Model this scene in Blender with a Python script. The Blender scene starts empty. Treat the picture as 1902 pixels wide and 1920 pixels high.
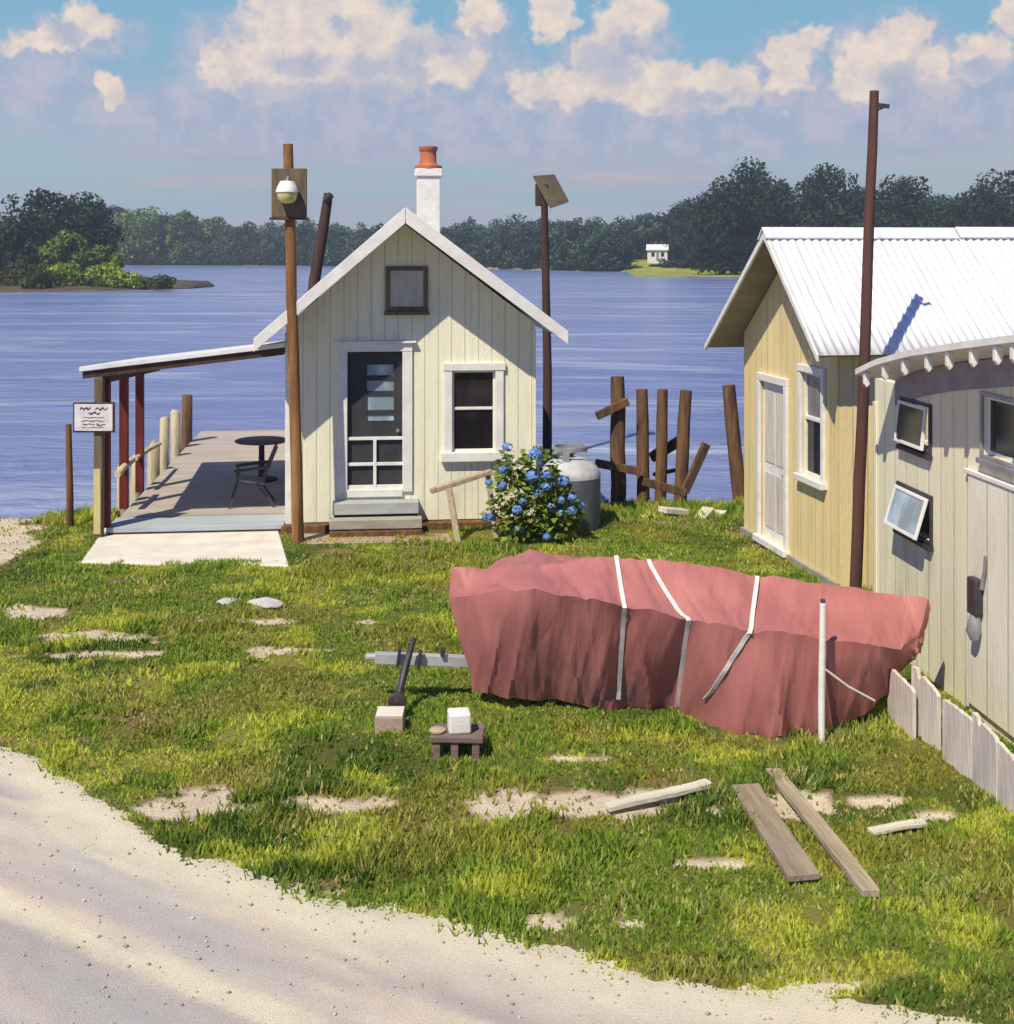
import bpy, math, random
import numpy as np
from mathutils import Vector, Matrix, Euler

S = bpy.context.scene
COL = S.collection
R = math.radians

# ------------------------------------------------------------------ camera, light, sky
H = 4.33            # eye height above the yard
F = 2400.0          # focal length in photograph pixels (photograph 1902 x 1920)
HY = 470.0          # row of the horizon
CX = 951.0
cam_d = bpy.data.cameras.new("camera")
cam = bpy.data.objects.new("camera", cam_d); COL.objects.link(cam)
cam.location = (0, 0, H); cam.rotation_euler = (R(90), 0, 0)
cam_d.sensor_fit = 'HORIZONTAL'; cam_d.sensor_width = 36
cam_d.lens = 36 * F / 1902
cam_d.shift_y = -(960 - HY) / 1902
cam_d.clip_start = 0.1; cam_d.clip_end = 3000
S.camera = cam

LD = Vector((0.67, 1.03, -1.60)).normalized()       # the way the sunlight travels
sun_d = bpy.data.lights.new("sun", 'SUN'); sun_d.energy = 5.0; sun_d.angle = R(0.5); sun_d.color = (1, .905, .71)
sun = bpy.data.objects.new("sun", sun_d); COL.objects.link(sun)
sun.rotation_euler = LD.to_track_quat('-Z', 'Y').to_euler(); sun.location = (-20, -20, 40)
SUN_EL = math.asin(-LD.z); SUN_AZ = math.atan2(-LD.x, -LD.y)

W = bpy.data.worlds.new("World"); S.world = W; W.use_nodes = True
S.view_settings.view_transform = 'Standard'; S.view_settings.look = 'None'
S.view_settings.gamma = 1; S.view_settings.use_curve_mapping = False
S.view_settings.exposure = 0.12
SKY_STRENGTH = 0.06


class NT:
    """short-hand for building node trees"""
    def __init__(self, tree):
        self.t = tree; self.n = tree.nodes; self.l = tree.links

    def new(self, typ, **kw):
        nd = self.n.new(typ)
        for k, v in kw.items(): setattr(nd, k, v)
        return nd

    def put(self, sock, v):
        if isinstance(v, bpy.types.NodeSocket): self.l.new(v, sock)
        elif v is not None: sock.default_value = v

    def math(self, op, a, b=None, c=None, clamp=False):
        nd = self.new('ShaderNodeMath', operation=op, use_clamp=clamp)
        self.put(nd.inputs[0], a); self.put(nd.inputs[1], b); self.put(nd.inputs[2], c)
        return nd.outputs[0]

    def vmath(self, op, a, b=None):
        nd = self.new('ShaderNodeVectorMath', operation=op)
        self.put(nd.inputs[0], a); self.put(nd.inputs[1], b)
        return nd.outputs['Value'] if op in ('LENGTH', 'DOT_PRODUCT', 'DISTANCE') else nd.outputs[0]

    def noise(self, vec, scale, detail=4, rough=.55, dist=0.0, color=False):
        nd = self.new('ShaderNodeTexNoise'); self.put(nd.inputs['Vector'], vec)
        nd.inputs['Scale'].default_value = scale; nd.inputs['Detail'].default_value = detail
        nd.inputs['Roughness'].default_value = rough; nd.inputs['Distortion'].default_value = dist
        return nd.outputs['Color' if color else 'Fac']

    def ramp(self, v, lo, hi, a=0.0, b=1.0, smooth=True):
        nd = self.new('ShaderNodeMapRange', interpolation_type='SMOOTHSTEP' if smooth else 'LINEAR')
        self.put(nd.inputs['Value'], v)
        for k, x in (('From Min', lo), ('From Max', hi), ('To Min', a), ('To Max', b)): self.put(nd.inputs[k], x)
        return nd.outputs['Result']

    def mix(self, f, a, b, blend='MIX'):
        nd = self.new('ShaderNodeMix', data_type='RGBA', blend_type=blend)
        self.put(nd.inputs[0], f)
        self.put(nd.inputs[6], rgba(a)); self.put(nd.inputs[7], rgba(b))
        return nd.outputs[2]

    def mapping(self, vec, scale=(1, 1, 1), rot=(0, 0, 0), loc=(0, 0, 0)):
        nd = self.new('ShaderNodeMapping'); self.put(nd.inputs['Vector'], vec)
        nd.inputs['Scale'].default_value = scale; nd.inputs['Rotation'].default_value = rot
        nd.inputs['Location'].default_value = loc
        return nd.outputs[0]


def rgba(c):
    if isinstance(c, (tuple, list)) and len(c) == 3: return (*c, 1.0)
    return c


def sl(r, g, b):
    """0-255 sRGB to linear"""
    f = lambda v: (v / 12.92 if v <= .04045 else ((v + .055) / 1.055) ** 2.4)
    return tuple(f(v / 255) for v in (r, g, b))


def build_world():
    t = NT(W.node_tree); t.n.clear()
    out = t.new('ShaderNodeOutputWorld'); bg = t.new('ShaderNodeBackground')
    bg.inputs['Strength'].default_value = SKY_STRENGTH
    t.l.new(bg.outputs[0], out.inputs['Surface'])
    gen = t.new('ShaderNodeTexCoord').outputs['Generated']
    sep = t.new('ShaderNodeSeparateXYZ'); t.l.new(gen, sep.inputs[0])
    x, y, z = sep.outputs
    # the clear sky
    up = t.new('ShaderNodeCombineXYZ')
    zz = t.math('ADD', t.math('MULTIPLY', z, 2.6), 0.10)
    t.put(up.inputs[0], x); t.put(up.inputs[1], y); t.put(up.inputs[2], zz)
    sky = t.new('ShaderNodeTexSky', sky_type='NISHITA', sun_disc=False)
    sky.sun_elevation = SUN_EL; sky.sun_rotation = SUN_AZ % (2 * math.pi)
    sky.air_density = 1.0; sky.dust_density = 0.15; sky.ozone_density = 3.0
    t.l.new(t.vmath('NORMALIZE', up.outputs[0]), sky.inputs['Vector'])
    k = 1.0 / SKY_STRENGTH
    c = lambda r, g, b: tuple(v * k for v in sl(r, g, b))
    # compass direction and height angle, in thousandths of a radian
    az = t.math('MULTIPLY', t.math('ARCTAN2', x, y), 1000)
    el = t.math('MULTIPLY', t.math('ARCSINE', z), 1000)
    cmb = t.new('ShaderNodeCombineXYZ'); t.put(cmb.inputs[0], az); t.put(cmb.inputs[1], el)
    p = cmb.outputs[0]
    # ragged cloud outlines: push the lookup about with two sizes of noise
    def warp(sc, amp, det):
        n = t.noise(p, sc, det, .6, color=True)
        return t.vmath('MULTIPLY', t.vmath('SUBTRACT', n, (.5, .5, .5)), (amp, amp * .8, 0))
    pw = t.vmath('ADD', t.vmath('ADD', p, warp(.028, 46, 3)), warp(.10, 18, 4))
    fine = t.math('SUBTRACT', t.noise(p, .07, 8, .72), .5)

    def blobs(lst, g=1.0):
        acc = None
        for (px, py, rx, ry) in lst:
            a = 1000 * math.atan((px - CX) / F); e = 1000 * math.atan((HY - py) / F)
            d = t.vmath('LENGTH', t.vmath('DIVIDE', t.vmath('SUBTRACT', pw, (a, e, 0)), (rx * g / 2.4, ry * g / 2.4, 1)))
            v = t.math('SUBTRACT', 1, d)
            acc = v if acc is None else t.math('SMOOTH_MAX', acc, v, .15)
        return acc
    lit = [(600, 50, 150, 100), (510, 130, 110, 55), (690, 100, 140, 80), (430, 145, 50, 36), (560, 0, 110, 60), (900, 40, 44, 50),
           (855, 115, 60, 40), (1035, 20, 42, 50), (1180, 40, 70, 46), (1120, 100, 46, 40), (1010, 172, 52, 32), (1070, 160, 56, 46),
           (1160, 140, 60, 46), (1250, 170, 84, 52), (1335, 170, 78, 46), (1475, 125, 42, 56), (1455, 180, 56, 24),
           (1650, 130, 78, 66), (1690, 80, 42, 46), (1735, 160, 48, 44), (1600, 175, 50, 30), (1840, 125, 42, 46), (165, 62, 60, 40),
           (75, 102, 62, 20), (205, 178, 24, 28), (1525, 85, 26, 26), (1890, 60, 30, 30)]
    body = [(620, 190, 330, 90), (330, 215, 220, 60), (60, 170, 130, 70), (100, 110, 90, 50), (860, 160, 170, 80), (1080, 200, 160, 60),
            (1280, 215, 260, 60), (1550, 215, 250, 70), (1760, 210, 200, 80), (1130, 110, 90, 60), (950, 240, 900, 60), (480, 120, 150, 90), (900, 70, 70, 70), (1190, 90, 80, 90), (1660, 120, 120, 90), (1470, 140, 70, 70), (170, 80, 90, 50), (1850, 140, 60, 60)]
    lb = t.math('ADD', blobs(lit, 1.13), t.math('MULTIPLY', fine, .9))
    bb = t.math('ADD', blobs(body), t.math('MULTIPLY', fine, .7))
    # low haze bank above the far shore, lavender with pink and pale green bars
    bars = t.noise(t.mapping(p, (.0035, .05, 1)), 1.0, 4, .55)
    bars2 = t.noise(t.mapping(p, (.004, .035, 1), loc=(7, 3, 0)), 1.0, 4, .55)
    low = t.mix(t.ramp(bars, .40, .66), c(168, 179, 195), c(192, 182, 190))
    low = t.mix(t.ramp(bars2, .42, .62), low, c(164, 187, 195))
    blue = t.mix(t.ramp(el, 60, 210), c(156, 190, 209), c(132, 183, 212))
    clear = t.mix(.85, sky.outputs[0], blue)
    m_low = t.ramp(t.math('ADD', el, t.math('MULTIPLY', fine, 60)), 135, 60)
    sky1 = t.mix(t.math('MULTIPLY', m_low, .92), clear, low)
    lav = t.mix(t.ramp(t.noise(p, .035, 6, .66), .38, .64), c(160, 174, 198), c(188, 186, 202))
    m_body = t.ramp(bb, -.3, .45)
    sky2 = t.mix(t.math('MULTIPLY', m_body, .9), sky1, lav)
    cream = t.mix(t.ramp(t.noise(p, .05, 5, .65), .34, .66), c(212, 200, 198), c(236, 219, 202))
    m_lit = t.ramp(lb, -.10, .36)
    sky3 = t.mix(t.math('MULTIPLY', m_lit, .95), sky2, cream)
    under = [(690, 128, 80, 34), (560, 118, 70, 26), (620, 168, 180, 30), (480, 168, 70, 22), (850, 80, 40, 34), (770, 110, 50, 60), (1250, 222, 170, 26), (1745, 192, 70, 34), (1135, 112, 64, 44), (1690, 170, 50, 30), (1050, 205, 80, 20), (900, 75, 34, 26), (1190, 75, 40, 24), (1465, 190, 60, 18), (120, 90, 50, 22), (1845, 150, 40, 24), (640, 60, 26, 20), (1330, 190, 70, 20)]
    ub = t.math('ADD', blobs(under), t.math('MULTIPLY', fine, 1.2))
    sky3 = t.mix(t.ramp(ub, -.2, .6, 0, .85), sky3, lav)
    # only the low sky ahead of the camera carries these banks; overhead and behind stay clear
    ahead = t.math('MULTIPLY', t.ramp(y, .1, .5), t.ramp(el, 420, 250))
    rest = t.mix(1, sky.outputs[0], (.72, 1.04, 1.95), 'MULTIPLY')  # blue tint added to the unseen sky to cool the shade
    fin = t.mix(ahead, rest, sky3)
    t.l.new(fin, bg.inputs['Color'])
    W.cycles.sampling_method = 'MANUAL'; W.cycles.sample_map_resolution = 512


build_world()

# ------------------------------------------------------------------ places: turn a pixel of the photograph into a point
def P(px, py, z=0.0):
    d = F * (H - z) / (py - HY)
    return Vector(((px - CX) / F * d, d, z))

def Pd(px, py, d):
    return Vector(((px - CX) / F * d, d, H - (py - HY) / F * d))

class Frame:
    """a building's own axes: x along its front, y inwards, z up"""
    def __init__(self, origin, along):
        self.o = Vector((origin[0], origin[1], origin[2] if len(origin) > 2 else 0))
        a = Vector((along[0], along[1], 0)).normalized()
        self.rz = math.atan2(a.y, a.x)
        self.a = a; self.n = Vector((-a.y, a.x, 0))
    def hit(self, px, py, y=0.0):
        """where the line of sight meets the plane at depth y of this frame: (along, up)"""
        dr = Vector(((px - CX) / F, 1, -(py - HY) / F)); c = Vector((0, 0, H))
        t = ((self.o + self.n * y) - c).dot(self.n) / dr.dot(self.n)
        q = c + dr * t - self.o
        return q.dot(self.a), q.z
    def loc(self, p):
        q = Vector(p) - self.o
        return Vector((q.dot(self.a), q.dot(self.n), q.z))
    def world(self, u, v, z=0):
        return self.o + self.a * u + self.n * v + Vector((0, 0, z))

# ------------------------------------------------------------------ numpy value noise
def _h(ix, iy, seed):
    n = (ix.astype(np.int64) * 374761393 + iy.astype(np.int64) * 668265263 + seed * 974634777) & 0xffffffff
    n = ((n ^ (n >> 13)) * 1274126177) & 0xffffffff
    return ((n ^ (n >> 16)) & 0xffff) / 65535.0

def vnoise(x, y, seed=0):
    x = np.asarray(x, float); y = np.asarray(y, float)
    xi = np.floor(x); yi = np.floor(y); fx = x - xi; fy = y - yi
    fx = fx * fx * (3 - 2 * fx); fy = fy * fy * (3 - 2 * fy)
    a = _h(xi, yi, seed); b = _h(xi + 1, yi, seed); c = _h(xi, yi + 1, seed); d = _h(xi + 1, yi + 1, seed)
    return (a * (1 - fx) + b * fx) * (1 - fy) + (c * (1 - fx) + d * fx) * fy

def fbm(x, y, seed=0, octv=4, gain=.5):
    s = 0; a = 1; tot = 0
    for i in range(octv):
        s = s + a * vnoise(np.asarray(x) * 2 ** i, np.asarray(y) * 2 ** i, seed + i * 17); tot += a; a *= gain
    return s / tot

def sstep(a, b, x):
    t = np.clip((np.asarray(x, float) - a) / (b - a), 0, 1); return t * t * (3 - 2 * t)

# ------------------------------------------------------------------ materials
def mat(name, c1, c2=None, rough=.75, nscale=2.0, stretch=(1, 1, 1), bump=.25, bscale=25, siding=None, metallic=0.0,
        spec=.3, lo=.35, hi=.65, stain=None, stain_amt=.5, stain_scale=1.2, coord='Object', attr=None, transl=0.0):
    m = bpy.data.materials.new(name); m.use_nodes = True
    t = NT(m.node_tree); b = t.n['Principled BSDF']
    b.inputs['Roughness'].default_value = rough; b.inputs['Metallic'].default_value = metallic
    b.inputs['Specular IOR Level'].default_value = spec
    co = t.new('ShaderNodeTexCoord').outputs[coord]
    v = t.mapping(co, stretch)
    n1 = t.noise(v, nscale, 5, .6)
    if attr:
        at = t.new('ShaderNodeVertexColor', layer_name=attr).outputs['Color']
        col = t.mix(t.ramp(n1, lo, hi, .0, .5), at, t.mix(1, at, c2 or (.8, .8, .8), 'MULTIPLY'))
    else:
        col = t.mix(t.ramp(n1, lo, hi), c1, c2 if c2 else tuple(x * .82 for x in c1))
    if stain:
        n2 = t.noise(v, stain_scale, 6, .68)
        col = t.mix(t.ramp(n2, .52, .72, 0, stain_amt), col, stain)
    hgt = t.noise(v, bscale, 4, .6)
    if siding:
        axis, width, depth = siding
        sp = t.new('ShaderNodeSeparateXYZ'); t.l.new(co, sp.inputs[0])
        s = t.math('DIVIDE', sp.outputs[axis], width)
        fr = t.math('ABSOLUTE', t.math('SUBTRACT', t.math('FRACT', s), .5))
        groove = t.ramp(fr, .42, .485)
        wn = t.new('ShaderNodeTexWhiteNoise', noise_dimensions='1D'); t.put(wn.inputs['W'], t.math('FLOOR', s))
        col = t.mix(t.math('MULTIPLY', wn.outputs['Value'], .16), col, tuple(x * .6 for x in c1))
        col = t.mix(t.math('MULTIPLY', groove, .35), col, tuple(x * .35 for x in c1))
        st = t.noise(t.mapping(co, (9, 9, .5)), 1.0, 5, .65)
        col = t.mix(t.ramp(st, .52, .74, 0, .42), col, tuple(x * .55 for x in (c2 or c1)))
        chip = t.noise(t.mapping(co, (1.6, 1.6, .5)), 4.5, 6, .7)
        col = t.mix(t.ramp(chip, .66, .70, 0, .55), col, (.40, .36, .30))
        hgt = t.math('SUBTRACT', hgt, t.math('MULTIPLY', t.ramp(chip, .66, .70), .5))
        hgt = t.math('SUBTRACT', hgt, t.math('MULTIPLY', groove, depth))
    t.l.new(col, b.inputs['Base Color'])
    if bump:
        bp = t.new('ShaderNodeBump'); bp.inputs['Strength'].default_value = bump; bp.inputs['Distance'].default_value = .02
        t.l.new(hgt, bp.inputs['Height']); t.l.new(bp.outputs[0], b.inputs['Normal'])
    if transl:
        tr = t.new('ShaderNodeBsdfTranslucent'); t.l.new(col, tr.inputs['Color'])
        mx = t.new('ShaderNodeMixShader'); mx.inputs[0].default_value = transl
        o = t.n['Material Output']
        t.l.new(b.outputs[0], mx.inputs[1]); t.l.new(tr.outputs[0], mx.inputs[2]); t.l.new(mx.outputs[0], o.inputs['Surface'])
    return m

M = {}
M['cream'] = mat('cream_paint', (.87, .84, .66), (.81, .78, .60), .7, 2, (1, 1, .3), .4, 30, siding=(0, .21, 1.0), stain=(.52, .49, .41), stain_amt=.5, stain_scale=2.4)
M['cream2'] = mat('cream_wall_paint', (.87, .82, .60), (.80, .75, .54), .75, 1.6, (1, 1, .22), .45, 22, siding=(0, .29, .5), stain=(.54, .50, .41), stain_amt=.6, stain_scale=2.2)
M['yellow'] = mat('yellow_paint', (.84, .69, .36), (.76, .61, .30), .7, 2, (1, 1, .25), .4, 26, siding=(0, .24, .7), stain=(.52, .41, .22), stain_amt=.5, stain_scale=2.2)
M['white'] = mat('white_paint', (.80, .79, .75), (.70, .69, .66), .55, 4, (1, 1, 1), .2, 40, stain=(.5, .47, .42), stain_amt=.35, stain_scale=3)
M['white_metal'] = mat('white_metal_roofing', (.80, .80, .79), (.68, .69, .72), .45, 2.2, (.6, 4, .6), .1, 18, spec=.5, stain=(.44, .46, .52), stain_amt=.55, stain_scale=1.6)
M['soffit'] = mat('bare_roof_boards', (.34, .30, .22), (.26, .23, .17), .85, 3, (1, .2, 1), .3, 20)
M['brown_wood'] = mat('brown_weathered_wood', (.20, .095, .038), (.10, .05, .025), .85, 2.5, (3, 3, .35), .6, 14, stain=(.05, .03, .022), stain_amt=.8, stain_scale=1.8)
M['dark_wood'] = mat('dark_creosoted_wood', (.085, .045, .032), (.05, .028, .022), .8, 3, (3, 3, .3), .5, 16)
M['piling_wood'] = mat('piling_wood', (.20, .105, .048), (.085, .052, .035), .9, 3, (3, 3, .4), .8, 12, stain=(.04, .03, .024), stain_amt=.8, stain_scale=1.6)
M['red_wood'] = mat('oxblood_paint', (.16, .022, .018), (.10, .016, .014), .6, 3, (2, 2, .4), .35, 18)
M['pale_wood'] = mat('pale_dock_wood', (.62, .54, .34), (.48, .41, .27), .85, 3, (3, 3, .5), .5, 14, stain=(.28, .22, .15), stain_amt=.6)
M['tan_board'] = mat('tan_board_wood', (.46, .37, .25), (.36, .28, .19), .85, 4, (6, .4, 3), .5, 10, stain=(.22, .17, .12), stain_amt=.6, stain_scale=2)
M['pale_board'] = mat('pale_board_wood', (.62, .58, .44), (.50, .46, .34), .85, 4, (6, .4, 3), .5, 10, stain=(.30, .25, .18), stain_amt=.5, stain_scale=2)
M['skirt_board'] = mat('chalky_white_board', (.70, .64, .58), (.56, .50, .46), .85, 4, (4, 4, .4), .6, 10, stain=(.36, .30, .26), stain_amt=.7, stain_scale=1.6)
M['deck'] = mat('deck_boards', (.47, .42, .375), (.37, .325, .29), .8, 3, (.25, 3, 1), .4, 12, siding=(1, .15, 1.0), stain=(.34, .27, .24), stain_amt=.5)
M['deck_edge'] = mat('deck_edge_paint', (.40, .45, .48), (.34, .38, .41), .8, 3, (.3, 3, 1), .3, 14)
M['concrete'] = mat('pale_concrete', (.72, .68, .60), (.62, .58, .51), .85, 2.5, (1, 1, 1), .3, 22, stain=(.46, .42, .36), stain_amt=.4)
M['brick'] = mat('pinkish_masonry', (.44, .32, .27), (.36, .26, .22), .9, 5, (1, 1, 1), .4, 30)
M['terracotta'] = mat('terracotta', (.52, .17, .085), (.40, .12, .06), .75, 5, (1, 1, 1), .25, 20)
M['lime'] = mat('limewashed_brick', (.80, .78, .71), (.72, .70, .64), .8, 6, (1, 1, 1), .6, 9, stain=(.5, .46, .40), stain_amt=.4, stain_scale=3)
M['tank'] = mat('shaded_tank_steel', (.12, .13, .16), (.085, .095, .12), .65, 3, (1, 1, .5), .12, 14, metallic=.0, stain=(.25, .25, .26), stain_amt=.4, stain_scale=2)  # tank body: shade of its side put into a darker base colour
M['grey_metal'] = mat('grey_metal', (.42, .42, .44), (.30, .30, .33), .45, 4, (1, 1, 1), .15, 20, metallic=.4, stain=(.22, .15, .11), stain_amt=.5)
M['galv'] = mat('galvanised_beam', (.62, .62, .64), (.50, .50, .53), .4, 4, (1, 1, 1), .1, 20, metallic=.4, stain=(.30, .24, .2), stain_amt=.4)
M['dark_metal'] = mat('dark_rusty_metal', (.075, .062, .075), (.05, .04, .05), .5, 5, (1, 1, 1), .25, 20, metallic=.3, stain=(.12, .06, .04), stain_amt=.5)
M['olive_board'] = mat('olive_brown_board', (.17, .135, .085), (.11, .085, .055), .85, 3, (4, 4, .5), .5, 14)
M['screen'] = mat('screen_door_dark', (.045, .045, .052), (.035, .035, .04), .6, 4, (1, 1, 1), .1, 60)
M['interior'] = mat('dim_interior', (.03, .026, .024), (.02, .018, .017), .9, 2, (1, 1, 1), 0)
M['strap'] = mat('white_webbing', (.74, .72, .70), (.62, .60, .58), .8, 8, (1, 1, 1), .2, 60)
M['chair'] = mat('dark_plum_fabric', (.07, .06, .075), (.05, .045, .055), .8, 6, (1, 1, 1), .2, 40)
M['chair_light'] = mat('faded_lilac_fabric', (.30, .27, .31), (.24, .22, .25), .8, 6, (1, 1, 1), .2, 40)
M['ink'] = mat('dark_sign_paint', (.05, .045, .055), None, .7, 6, (1, 1, 1), 0)
M['sign'] = mat('white_sign_paint', (.72, .69, .70), (.60, .55, .58), .6, 7, (1, 1, 1), .15, 30)
M['leaf'] = mat('hydrangea_leaf', (.12, .17, .025), (.07, .12, .02), .55, 9, (1, 1, 1), .15, 30, transl=.25, spec=.3)
M['blue'] = mat('blue_petals', (.22, .40, .78), (.12, .26, .58), .7, 14, (1, 1, 1), .2, 50, transl=.2)
M['stone'] = mat('pale_lilac_stone', (.56, .53, .52), (.44, .41, .42), .9, 6, (1, 1, 1), .6, 12)

def glass_mat(name, c=(.012, .011, .013), rough=.08, spec=.4):
    m = bpy.data.materials.new(name); m.use_nodes = True
    t = NT(m.node_tree); b = t.n['Principled BSDF']
    co = t.new('ShaderNodeTexCoord').outputs['Object']
    n = t.noise(t.mapping(co, (1, 1, .6)), 2.2, 4, .6)
    t.l.new(t.mix(t.ramp(n, .4, .7), c, tuple(x * 2.2 + .004 for x in c)), b.inputs['Base Color'])
    b.inputs['Roughness'].default_value = rough; b.inputs['Specular IOR Level'].default_value = spec
    bp = t.new('ShaderNodeBump'); bp.inputs['Strength'].default_value = .04
    t.l.new(t.noise(co, 3, 2), bp.inputs['Height']); t.l.new(bp.outputs[0], b.inputs['Normal'])
    return m
M['glass'] = glass_mat('window_glass')
M['glass_reflection'] = glass_mat('painted_reflection_glass', (.20, .26, .32), .12, .6)  # blue-grey base colour stands in for the reflection on these panes

def tarp_mat():
    m = mat('red_tarpaulin', (.45, .172, .160), (.38, .138, .130), .55, 1.3, (1, 1, .5), .0, 30, spec=.35)
    t = NT(m.node_tree); b = t.n['Principled BSDF']
    co = t.new('ShaderNodeTexCoord').outputs['Object']
    a = t.noise(t.mapping(co, (2.6, .8, .5), (0, .25, 0)), 2.4, 4, .5, .15)
    c = t.noise(t.mapping(co, (1.2, 1, .5), (0, -.7, .4), (4, 1, 2)), 5.0, 4, .55, .2)
    w = t.noise(co, 300, 2, .5)
    h = t.math('ADD', t.math('MULTIPLY', t.math('ABSOLUTE', t.math('SUBTRACT', a, .5)), 1.6), t.math('MULTIPLY', c, .12))
    h = t.math('ADD', h, t.math('MULTIPLY', w, .01))
    bp = t.new('ShaderNodeBump'); bp.inputs['Strength'].default_value = .4; bp.inputs['Distance'].default_value = .05
    t.l.new(h, bp.inputs['Height']); t.l.new(bp.outputs[0], b.inputs['Normal'])
    return m
M['tarp'] = tarp_mat()

# ------------------------------------------------------------------ mesh building
class MB:
    def __init__(self): self.v = []; self.f = []
    def add(self, vs, fs):
        o = len(self.v); self.v += [tuple(x) for x in vs]; self.f += [tuple(i + o for i in f) for f in fs]
    def box(self, lo, hi, M4=None):
        (a, b, c), (d, e, g) = lo, hi
        vs = [Vector(p) for p in ((a, b, c), (d, b, c), (d, e, c), (a, e, c), (a, b, g), (d, b, g), (d, e, g), (a, e, g))]
        if M4: vs = [M4 @ v for v in vs]
        self.add(vs, [(0, 3, 2, 1), (4, 5, 6, 7), (0, 1, 5, 4), (1, 2, 6, 5), (2, 3, 7, 6), (3, 0, 4, 7)]); return self
    def bar(self, p, q, w, h, up=(0, 0, 1)):
        p, q = Vector(p), Vector(q); d = (q - p); L = d.length; d.normalize(); up = Vector(up)
        if abs(d.dot(up)) > .98: up = Vector((0, 1, 0))
        s = d.cross(up).normalized(); u = s.cross(d).normalized()
        M4 = Matrix((d, s, u)).transposed().to_4x4(); M4.translation = p
        return self.box((0, -w / 2, -h / 2), (L, w / 2, h / 2), M4)
    def tube(self, pts, r, n=10, cap=True):
        pts = [Vector(p) for p in pts]; rs = r if isinstance(r, (list, tuple)) else [r] * len(pts)
        o = len(self.v); pu = None
        for i, p in enumerate(pts):
            d = (pts[min(i + 1, len(pts) - 1)] - pts[max(i - 1, 0)]).normalized()
            if pu is None: pu = Vector((0, 1, 0)) if abs(d.y) < .9 else Vector((1, 0, 0))
            s = d.cross(pu).normalized(); pu = s.cross(d).normalized()
            for k in range(n):
                a = 2 * math.pi * k / n
                self.v.append(tuple(p + (s * math.cos(a) + pu * math.sin(a)) * rs[i]))
        for i in range(len(pts) - 1):
            for k in range(n):
                a, b = o + i * n + k, o + i * n + (k + 1) % n
                self.f.append((a, b, b + n, a + n))
        if cap:
            self.f.append(tuple(o + k for k in range(n))[::-1]); e = o + (len(pts) - 1) * n
            self.f.append(tuple(e + k for k in range(n)))
        return self
    def prism(self, poly, vec):
        """polygon of 3D points pushed along vec"""
        n = len(poly); a = [Vector(p) for p in poly]; b = [p + Vector(vec) for p in a]
        self.add(a + b, [tuple(range(n))[::-1], tuple(range(n, 2 * n))] + [(i, (i + 1) % n, n + (i + 1) % n, n + i) for i in range(n)])
        return self
    def lathe(self, prof, c=(0, 0, 0), n=28):
        o = len(self.v); c = Vector(c)
        for r, z in prof:
            for k in range(n):
                a = 2 * math.pi * k / n; self.v.append((c.x + r * math.cos(a), c.y + r * math.sin(a), c.z + z))
        for i in range(len(prof) - 1):
            for k in range(n):
                a, b = o + i * n + k, o + i * n + (k + 1) % n
                self.f.append((a, b, b + n, a + n))
        self.f.append(tuple(o + k for k in range(n))[::-1]); e = o + (len(prof) - 1) * n
        self.f.append(tuple(e + k for k in range(n))); return self
    def build(self, name, m, parent=None, bevel=0.0, smooth=False, loc=None, fixn=True):
        me = bpy.data.meshes.new(name); me.from_pydata(self.v, [], self.f)
        if fixn:
            import bmesh
            bm = bmesh.new(); bm.from_mesh(me); bmesh.ops.recalc_face_normals(bm, faces=bm.faces); bm.to_mesh(me); bm.free()
        me.materials.append(m)
        if smooth:
            me.polygons.foreach_set('use_smooth', [True] * len(me.polygons))
            me.set_sharp_from_angle(angle=R(40))
        o = bpy.data.objects.new(name, me); COL.objects.link(o)
        if parent: o.parent = parent
        if loc is not None: o.location = loc
        if bevel:
            b = o.modifiers.new('bevel', 'BEVEL'); b.width = bevel; b.segments = 2; b.limit_method = 'ANGLE'
        return o

def npmesh(name, verts, faces, m, parent=None, cols=None, smooth=False, attr='col'):
    """verts (n,3) and same-sized faces (k,3 or 4) as numpy arrays"""
    me = bpy.data.meshes.new(name); n = len(verts); k, c = faces.shape
    me.vertices.add(n); me.vertices.foreach_set('co', np.ascontiguousarray(verts, np.float32).ravel())
    me.loops.add(k * c); me.loops.foreach_set('vertex_index', np.ascontiguousarray(faces, np.int32).ravel())
    me.polygons.add(k); me.polygons.foreach_set('loop_start', np.arange(0, k * c, c, dtype=np.int32))
    me.update(calc_edges=True)
    if cols is not None:
        a = me.color_attributes.new(attr, 'FLOAT_COLOR', 'POINT')
        a.data.foreach_set('color', np.ascontiguousarray(np.c_[cols, np.ones(n)], np.float32).ravel())
    if smooth: me.polygons.foreach_set('use_smooth', np.ones(k, bool))
    me.materials.append(m)
    o = bpy.data.objects.new(name, me); COL.objects.link(o)
    if parent: o.parent = parent
    return o

def tag(o, label=None, cat=None, group=None, kind=None):
    if label: o['label'] = label
    if cat: o['category'] = cat
    if group: o['group'] = group
    if kind: o['kind'] = kind
    return o

def thing(name, label, cat, loc=(0, 0, 0), rz=0.0, group=None):
    o = bpy.data.objects.new(name, None); COL.objects.link(o); o.empty_display_size = .2
    o.location = loc; o.rotation_euler = (0, 0, rz)
    return tag(o, label, cat, group)

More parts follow.
